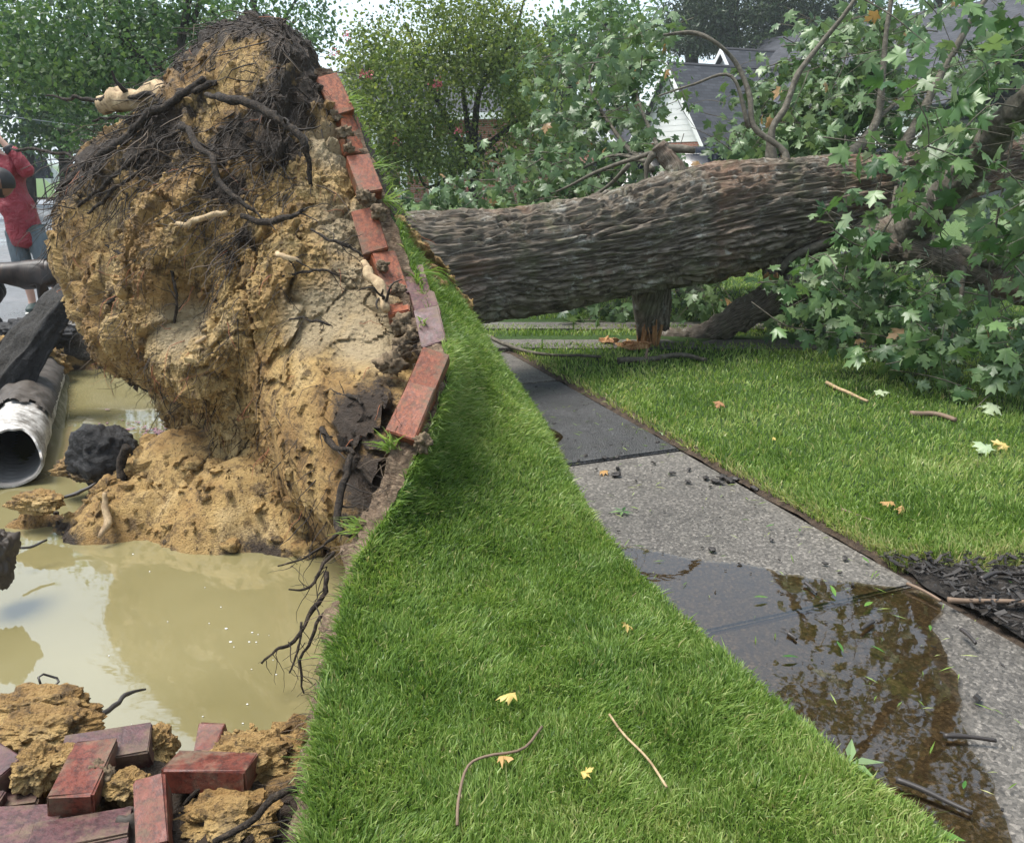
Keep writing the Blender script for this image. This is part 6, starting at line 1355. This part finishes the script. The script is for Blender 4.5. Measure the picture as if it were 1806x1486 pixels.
# second person, bending into view at the left edge
pg2 = ground_at(-150, 7.6); P2_ = empty("person", (pg2[0], pg2[1], -0.13)); tag(P2_, "dark-haired person bending into view at the left edge in front of the red jacket", "person")
nd2 = [(0, 0, .90, .13, .10), (.22, 0, 1.12, .13, .10), (.42, 0, 1.27, .10, .08), (.52, 0, 1.31, .055, .055), (.60, 0, 1.33, .055, .055),
       (.02, .10, .86, .085, .085), (.08, .11, .48, .058, .058), (0, .11, .12, .04, .04), (.16, .11, .03, .04, .025), (.02, -.10, .86, .085, .085), (.08, -.11, .48, .058, .058), (0, -.11, .12, .04, .04), (.16, -.11, .03, .04, .025),
       (.38, .19, 1.24, .06, .06), (.36, .22, .98, .045, .045), (.34, .10, .76, .036, .036), (.33, .06, .70, .034, .018), (.38, -.19, 1.24, .06, .06), (.36, -.22, .98, .045, .045), (.34, -.10, .76, .036, .036), (.33, -.06, .70, .034, .018)]
ed3 = [(0, 1), (1, 2), (2, 3), (3, 4), (0, 5), (5, 6), (6, 7), (7, 8), (0, 9), (9, 10), (10, 11), (11, 12), (2, 13), (13, 14), (14, 15), (15, 16), (2, 17), (17, 18), (18, 19), (19, 20)]
fingers(nd2, ed3, 16, (.33, .05, .67), (0, -.1, -1), (1, 0, 0), (0, -1, 0), .4); fingers(nd2, ed3, 20, (.33, -.05, .67), (0, .1, -1), (1, 0, 0), (0, 1, 0), .4)
skin_mesh("body", nd2, ed3, M["skin_dark"], 0, P2_)
skin_mesh("shirt", [(0, 0, .86, .16, .13), (.22, 0, 1.12, .165, .135), (.41, 0, 1.26, .13, .11), (.38, .19, 1.24, .085, .085), (.36, .22, .98, .065, .065), (.38, -.19, 1.24, .085, .085), (.36, -.22, .98, .065, .065)], [(0, 1), (1, 2), (2, 3), (3, 4), (2, 5), (5, 6)], M["navy_cloth"], 0, P2_)
skin_mesh("trousers", [(0, 0, .90, .15, .13), (.02, .10, .84, .11, .11), (.08, .11, .48, .08, .08), (0, .11, .14, .065, .065), (.02, -.10, .84, .11, .11), (.08, -.11, .48, .08, .08), (0, -.11, .14, .065, .065)], [(0, 1), (1, 2), (2, 3), (0, 4), (4, 5), (5, 6)], M["black_trim"], 0, P2_)
hc = at(0, 322, 7.55) - np.array([pg2[0], pg2[1], -0.13]); head_mesh(hc, .245, -1.2, "skin_dark", "hair_black", P2_, beard="hair_black")
# dog facing right, head behind the root plate
dg_ = ground_at(12, 8.15); DOG = empty("dog", (dg_[0], dg_[1], -0.13)); tag(DOG, "dark brindle dog with a white front paw in front of the red-jacketed person", "dog")
dn = [(.12, 0, .48, .12, .150), (-.08, 0, .50, .11, .125), (-.28, 0, .52, .095, .115), (-.42, 0, .53, .06, .085), (-.50, 0, .56, .022, .022), (-.60, .02, .50, .018, .018), (-.70, .04, .42, .010, .010),
      (.27, 0, .52, .10, .14), (.40, 0, .55, .075, .10), (.52, 0, .57, .068, .085), (.62, -.01, .56, .068, .075), (.72, -.02, .52, .042, .042), (.79, -.02, .50, .032, .030),
      (.20, -.09, .42, .06, .07), (.17, -.09, .27, .036, .040), (.18, -.09, .13, .028, .028), (.185, -.09, .05, .030, .028), (.22, -.09, .018, .030, .016),
      (.22, .09, .42, .06, .07), (.27, .09, .27, .036, .040), (.25, .09, .13, .028, .028), (.25, .09, .05, .030, .028), (.29, .09, .018, .030, .016),
      (-.36, -.08, .46, .07, .09), (-.22, -.09, .31, .050, .060), (-.33, -.09, .19, .026, .030), (-.28, -.09, .06, .027, .028), (-.24, -.09, .018, .030, .016),
      (-.38, .08, .46, .07, .09), (-.30, .09, .31, .050, .060), (-.44, .09, .19, .026, .030), (-.41, .09, .06, .027, .028), (-.37, .09, .018, .030, .016),
      (.60, -.07, .63, .022, .030), (.58, -.09, .56, .012, .022), (.60, .05, .63, .022, .030), (.58, .07, .56, .012, .022)]
de = [(0, 1), (1, 2), (2, 3), (3, 4), (4, 5), (5, 6), (0, 7), (7, 8), (8, 9), (9, 10), (10, 11), (11, 12), (7, 13), (13, 14), (14, 15), (15, 16), (16, 17), (7, 18), (18, 19), (19, 20), (20, 21), (21, 22), (2, 23), (23, 24), (24, 25), (25, 26), (26, 27), (2, 28), (28, 29), (29, 30), (30, 31), (31, 32), (10, 33), (33, 34), (10, 35), (35, 36)]
skin_mesh("body", dn, de, M["fur"], 0, DOG, attr=("paw", lambda c: ((c[:, 0] > .1) & (c[:, 2] < .075)).astype(float)))

# ------------------------------------------------------------------ fallen twigs, bark bits and leaves
def lawn_pt(px, py): 
    g = gnd(px, py, .03); return g
def ground_stick(pts, r, mat, label, z=.045, cat="stick", group="sticks fallen on the lawn"):
    q = np.array([gnd(a, b, z) for a, b in pts]); q = resample(q, 16); v, f = tube(q + np.c_[0 * q[:, :2], .01 * perlin(q * 6)], r * np.linspace(1, .7, 16) * (1 + .15 * perlin(q * 20)), 7)
    return tag(obj("stick", v, f, M[mat]), label, cat, group)
ground_stick([(838, 582), (900, 610), (960, 624), (1060, 628)], .016, "branch", "long thin branch lying from the turf crest across the lawn", .05)
ground_stick([(1090, 636), (1150, 632), (1200, 626), (1245, 633)], .024, "branch", "grey lichen-spotted branch in front of the broken stub")
v, f = tube(resample([at(1135, 652, 5.9), at(1142, 615, 5.95)], 6), [.014, .013, .012, .012, .011, .009], 6); tag(obj("stick", v, f, M["twig"]), "short stick standing up beside the grey branch", "stick", "sticks fallen on the lawn")
ground_stick([(1458, 674), (1490, 690), (1530, 708)], .013, "pale_root", "pale peeled stick with a broken end on the lawn")
ground_stick([(1606, 728), (1650, 730), (1685, 742)], .018, "twig", "brown forked stick on the lawn near the leaves")
ground_stick([(1485, 898), (1510, 905), (1540, 916)], .006, "twig", "thin tan twig at the lawn edge beside the walk")
ground_stick([(1672, 1056), (1740, 1060), (1830, 1064)], .010, "twig", "reddish twig lying on the black mulch", .03)
ground_stick([(1600, 1028), (1630, 1042), (1660, 1058)], .006, "twig", "thin twig between the puddle and the mulch", .02)
ground_stick([(1730, 1020), (1760, 1008), (1830, 1010)], .010, "twig_dark", "dark curved twig in the mulch under the lawn edge", .03)
ground_stick([(1580, 1378), (1640, 1400), (1715, 1432)], .008, "twig_dark", "long black stick lying in the puddle near the bottom", .012, group="bark and sticks on the sidewalk")
ground_stick([(1665, 1298), (1710, 1299), (1757, 1303)], .007, "twig_dark", "short black stick in the puddle at the right", .012, group="bark and sticks on the sidewalk")
def turf_pt(px, py):      # nearest verge surface point under a photo pixel
    c = np.array([0, 0, CAM_H]); d = at(px, py, 1.0) - c; d /= np.linalg.norm(d)
    w = tv - c; t = w @ d; perp = np.linalg.norm(w - t[:, None] * d, axis=1); i = np.lexsort((t, np.round(perp, 2)))[0]; return c + d * t[i], TN.reshape(-1, 3)[i]
def turf_stick(pts, r, mat, label):
    q = []
    for a, b in pts: p, n = turf_pt(a, b); q.append(p + n * .033)
    q = resample(q, 18); v, f = tube(q, r, 6); tag(obj("twig", v, f, M[mat]), label, "twig", "twigs on the lifted turf")
turf_stick([(806, 1480), (808, 1430), (825, 1375), (860, 1352), (920, 1340), (955, 1302)], .0035, "twig", "long curved brown twig on the grass at the bottom")
turf_stick([(1075, 1278), (1100, 1315), (1140, 1360), (1175, 1410)], .003, "pale_root", "thin pale grass stalk lying slanted on the turf")
NARROW = (np.array([(0, 0, 0), (.10, .25, .02), (.13, .5, .04), (.08, .8, .02), (0, 1.05, -.05), (-.08, .8, .02), (-.13, .5, .04), (-.10, .25, .02), (0, .5, 0)]), np.array([[k, (k + 1) % 8, 8] for k in range(8)]))
def leaf_thing(name, p, n, size, yaw, mat, label, group, var_=0, curl=None):
    v, f = (LEAVES[4 if mat == "yellow_leaf" and var_ % 2 else (2 if mat == "yellow_leaf" else var_)]) if mat != "green_scrap" else NARROW
    if mat in ("yellow_leaf", "brown_leaf"): v = v * np.array([rng.uniform(.55, .9), 1, 1]) + np.c_[0 * v[:, :2], rng.normal(0, .07, len(v))]
    n = np.asarray(n) / np.linalg.norm(n); x = np.cross([math.sin(yaw), math.cos(yaw), .1], n); x /= np.linalg.norm(x); y = np.cross(n, x)
    o = link(name, make_mesh(name, (v - [0, .4, 0]) * size @ np.stack([x, y, n], 1).T, f, M[mat])); o.location = p; return tag(o, label, "leaf", group)
for k, (px, py, s_, mat, lab) in enumerate(((893, 1250, .050, "yellow_leaf", "crumpled yellow leaf high on the grass above the curved twig"), (891, 1358, .040, "yellow_leaf", "tan leaf caught under the curved twig"), (1036, 1384, .03, "yellow_leaf", "small cream leaf on the grass right of the curved twig"), (1106, 1122, .04, "yellow_leaf", "tan leaf on the turf near its crest"))):
    p, n = turf_pt(px, py); leaf_thing("fallen_leaf", p + n * .04, n + rng.normal(0, .3, 3), s_, rng.uniform(0, 6), mat, lab, "leaves on the lifted turf", k)
for k, (px, py, s_, mat, lab) in enumerate(((1268, 712, .07, "brown_leaf", "red-brown curled leaf on the lawn"), (1748, 720, .10, "pale_leaf", "pale upturned maple leaf on the lawn below the crown"), (1735, 785, .10, "pale_leaf", "large pale maple leaf at the right side of the lawn"), (1765, 782, .08, "yellow_leaf", "yellowed leaf beside the large pale maple leaf"), (1565, 885, .06, "yellow_leaf", "tan leaf scrap on the lawn above the walk edge"), (1590, 897, .05, "yellow_leaf", "second tan leaf scrap on the lawn above the walk edge"), (1555, 690, .08, "pale_leaf", "grey-green leaf lying on the lawn under the crown"), (1365, 772, .03, "yellow_leaf", "small yellow leaf on the lawn near the slab joint"), (1545, 630, .08, "pale_leaf", "light leaf at the shaded edge under the fallen crown"), (1110, 598, .05, "yellow_leaf", "wood chip coloured leaf beside the broken stub"))):
    g = gnd(px, py, .06); leaf_thing("fallen_leaf", g, np.array([0, -.25, 1.]) + rng.normal(0, .2, 3), s_, rng.uniform(0, 6), mat, lab, "leaves on the lawn", k % 6)
for k, (px, py, s_, mat, lab) in enumerate(((1065, 832, .05, "yellow_leaf", "long yellow leaf on the dry concrete slab"), (1172, 765, .05, "pale_leaf", "pale leaf at the corner of the asphalt patch"), (1160, 752, .03, "yellow_leaf", "small yellow leaf on the asphalt patch edge"), (1525, 988, .04, "green_scrap", "bright green leaf on the slab by the mulch corner"), (1470, 1046, .06, "green_scrap", "green leaf floating at the slab joint in the puddle"), (1530, 1068, .06, "green_scrap", "pointed green leaf floating in the puddle below the joint"), (1345, 1055, .05, "green_scrap", "small green leaf at the puddle edge near the sky reflection"), (1390, 1160, .05, "green_scrap", "dark green leaf in the middle of the puddle"), (1480, 1140, .05, "green_scrap", "green leaf pair left of the pointed one in the puddle"), (1550, 1148, .05, "green_scrap", "yellow-green leaf blade in the middle right of the puddle"), (1700, 1388, .035, "green_scrap", "single green leaf right of the long black stick"), (1670, 1478, .09, "green_scrap", "green leaf cut off by the bottom edge"), (1450, 1340, .05, "green_scrap", "green leaf among the twig at the puddle's turf side"), (1640, 1108, .04, "green_scrap", "thin green leaf on the wet slab right of the puddle"), (1130, 822, .02, "green_scrap", "tiny green scrap near the bark chips"), (1360, 928, .035, "green_scrap", "thin pale green blade on the dry slab"), (1410, 936, .035, "green_scrap", "second pale green blade on the dry slab"))):
    g = gnd(px, py, .010); leaf_thing("fallen_leaf", g + np.array([0, 0, .006]), np.array([0, 0, 1.]) + rng.normal(0, .12, 3), s_, rng.uniform(0, 6), mat, lab, "leaves on the sidewalk", k % 6)
# leafy sprigs
def sprig(px, py, z, n, L, mat, label, spread=1.0, base=None):
    c = gnd(px, py, z) if base is None else base; o = empty("sprig", c); tag(o, label, "plant sprig")
    for k in range(n):
        a = k * 2 * math.pi / n + rng.uniform(-.3, .3); d = np.array([math.cos(a) * spread, math.sin(a) * spread, rng.uniform(.15, .6)]); d /= np.linalg.norm(d); s_ = np.cross(d, [0, 0, 1]); s_ /= np.linalg.norm(s_); l = L * rng.uniform(.6, 1.1)
        v = [(0, 0, .003), tuple(d * l * .4 + s_ * l * .14), tuple(d * l - np.array([0, 0, l * .25])), tuple(d * l * .4 - s_ * l * .14)]; m_ = make_mesh("leaf", v, [[0, 1, 2, 3]], M[mat], smooth=False); link("leaf", m_, o)
sprig(1098, 903, .004, 6, .06, "maple_one", "small green sprig lying on the dry slab")
sprig(1498, 1348, .01, 6, .11, "maple_one", "dark leafy sprig at the edge of turf and puddle")
# bark bits on the walk
for k, (px, py, s_) in enumerate(((1087, 838, .022), (1066, 808, .014), (1090, 806, .012), (1185, 835, .014), (1213, 850, .014), (1245, 843, .016), (1262, 850, .020), (1275, 842, .020), (1285, 848, .024), (1296, 845, .018), (1270, 851, .016), (1300, 838, .016), (1215, 828, .012), (1160, 780, .012), (1255, 970, .016), (1330, 862, .018), (1033, 804, .012), (1020, 812, .010), (1490, 985, .012), (1455, 994, .010), (1360, 952, .010))):
    g = gnd(px, py, .004); o = chunk("bark_chip", (g[0], g[1], .004 + s_ * .3), (s_ * 1.3, s_ * .8, s_ * .45), 70 + k, "bark_chip", None, n=2, amp=.4, smoothf=False); o.rotation_euler = (0, 0, rng.uniform(0, 6)); tag(o, "black wet bark chip on the sidewalk slab beside the asphalt patch" if py < 900 else "small dark bark chip low on the dry slab", "bark chip", "bark chips on the sidewalk" if py < 900 else "lower bark chips on the slab")
for k, (a, b, lab) in enumerate((((962, 806), (1000, 812), "black bark strip at the turf side of the slab joint"), ((968, 800), (985, 800), "short reddish bark strip by the slab joint"), ((1390, 1115), (1405, 1125), "short dark stick in the puddle beside the dark leaf"), ((1540, 1095), (1520, 1110), "tiny dark twig floating under the pointed leaf"), ((1420, 1028), (1440, 1045), "thin dark twig at the joint in the puddle"), ((1695, 1112), (1720, 1138), "thin dark twig on the wet slab at the right"))):
    ground_stick([a, ((a[0] + b[0]) / 2, (a[1] + b[1]) / 2 - 1), b], .007, "twig_dark", lab, .012, group="bark and sticks on the sidewalk")
# wood pieces split from the stub
for (px, py, n_, L_, lab) in ((1118, 608, 16, .20, "pile of orange splintered wood at the foot of the stub"), (1076, 600, 7, .14, "small pale split wood piece left of the stub")):
    g = gnd(px, py, .06); wc = empty("split_wood", g); tag(wc, lab, "split wood"); shards(g, n_, L_, .07, .3, wc, "splinter", "wood", .018, True)
o = limb("fallen_limb", [(1170, 600, 6.9, .07), (1240, 592, 6.8, .09), (1310, 555, 6.7, .11), (1380, 515, 6.6, .12), (1440, 490, 6.5, .12), (1530, 470, 6.5, .10)], "bark", seg=48, n=170, parent=None, bark_amp=.013); tag(o, "thick broken limb propped on the ground under the trunk", "limb")
# weeds on the brick edge
def weed(px, py, Y, n, L, lean, label):
    b = at(px, py, Y); o = empty("weed", b); tag(o, label, "weed", "weeds along the brick edge"); P = np.zeros((n, 3)) + rng.normal(0, .012, (n, 3)); N = np.tile(np.asarray(lean, float), (n, 1))
    v, f, t = blades(P, N, L * rng.uniform(.5, 1.1, n), np.full(n, .007), np.tile(np.asarray(lean) * .4, (n, 1)), rng.uniform(.4, .8, n), .6); link("blades", make_mesh("blades", v, f, M["blade"], tint=t), o)
weed(606, 185, 4.5, 22, .13, (.9, .1, .1), "spiky weed tuft beside the top brick of the edging")
weed(655, 295, 4.3, 8, .16, (1.2, 0, .1), "long single grass blades sticking out below the third brick")
weed(680, 350, 4.2, 20, .15, (.7, .1, -.4), "drooping weed tuft at the top of the turf ribbon")
weed(745, 480, 3.9, 14, .16, (.8, 0, -.3), "pale trailing weed on the purple bricks")
weed(690, 788, 2.95, 40, .10, (-.3, -.4, .3), "grass tuft hanging below the two orange bricks")
weed(640, 930, 2.72, 40, .10, (-.7, -.2, .1), "grass tuft growing out of the torn sod")
weed(745, 570, 3.5, 10, .06, (0, -.7, .3), "small leafy weed between the purple bricks")

# litter on the walk: crumbs of bark, grass clippings and leaf scraps too many to count
lt = Batch(); lg = Batch()
for k in range(620):
    u_, v_ = rng.uniform(-1.4, 3.0), -abs(rng.normal(0, .45)) if rng.random() < .5 else rng.uniform(-1.1, -.02)
    p = uv(u_, v_, .006); s_ = rng.gamma(1.5, .0021); R_m = euler(rng.normal(0, .2), rng.normal(0, .2), rng.uniform(0, 6.3))
    if rng.random() < .6: lt.add(*box(p, (s_ * 2.2, s_, s_ * .5), R_m))
    else:
        l_ = rng.uniform(.008, .03); v = np.array([[-l_, 0, 0], [0, l_ * .09, .002], [l_, 0, 0], [0, -l_ * .09, .002]]) @ R_m.T + p; lg.add(v, [np.array([[0, 1, 2, 3]])], rng.uniform(.3, 1))
tag(lt.build("bark_crumbs", M["bark_chip"], smooth=False), "dark bark crumbs littering the sidewalk", "litter", kind='stuff'); tag(lg.build("grass_clippings", M["blade"], smooth=False), "green grass clippings scattered on the sidewalk", "litter", kind='stuff')
# foam flecks on the muddy water
fb = Batch()
for k in range(22):
    px, py = rng.uniform(180, 540), rng.uniform(970, 1300); g = gnd(px, py, WATER_Z); r_ = rng.uniform(.001, .003) * (1.6 if rng.random() > .9 else 1); a = np.arange(6) * math.pi / 3
    v = np.c_[g[0] + r_ * 1.5 * np.cos(a), g[1] + r_ * np.sin(a), np.full(6, WATER_Z + .003)]; v = np.vstack([v, [g[0], g[1], WATER_Z + .006]]); fb.add(v, [np.array([[q, (q + 1) % 6, 6] for q in range(6)])])
tag(fb.build("foam_flecks", M["white"], smooth=False), "tiny pale foam flecks floating on the muddy water", "foam", kind='stuff')
# ------------------------------------------------------------------ damp air
hz = NT("haze_air"); hz.n.remove(hz.b); pv = hz.n.new("ShaderNodeVolumePrincipled"); pv.inputs["Color"].default_value = (0.86, 0.93, 0.96, 1); pv.inputs["Density"].default_value = 0.0011; pv.inputs["Anisotropy"].default_value = 0.2
hz.l.new(pv.outputs[0], hz.out.inputs["Volume"])
v, f = box((0, 600, 14.0), (2000, 2000, 32.0)); tag(obj("haze", v, f, hz.m, smooth=False), kind='stuff')
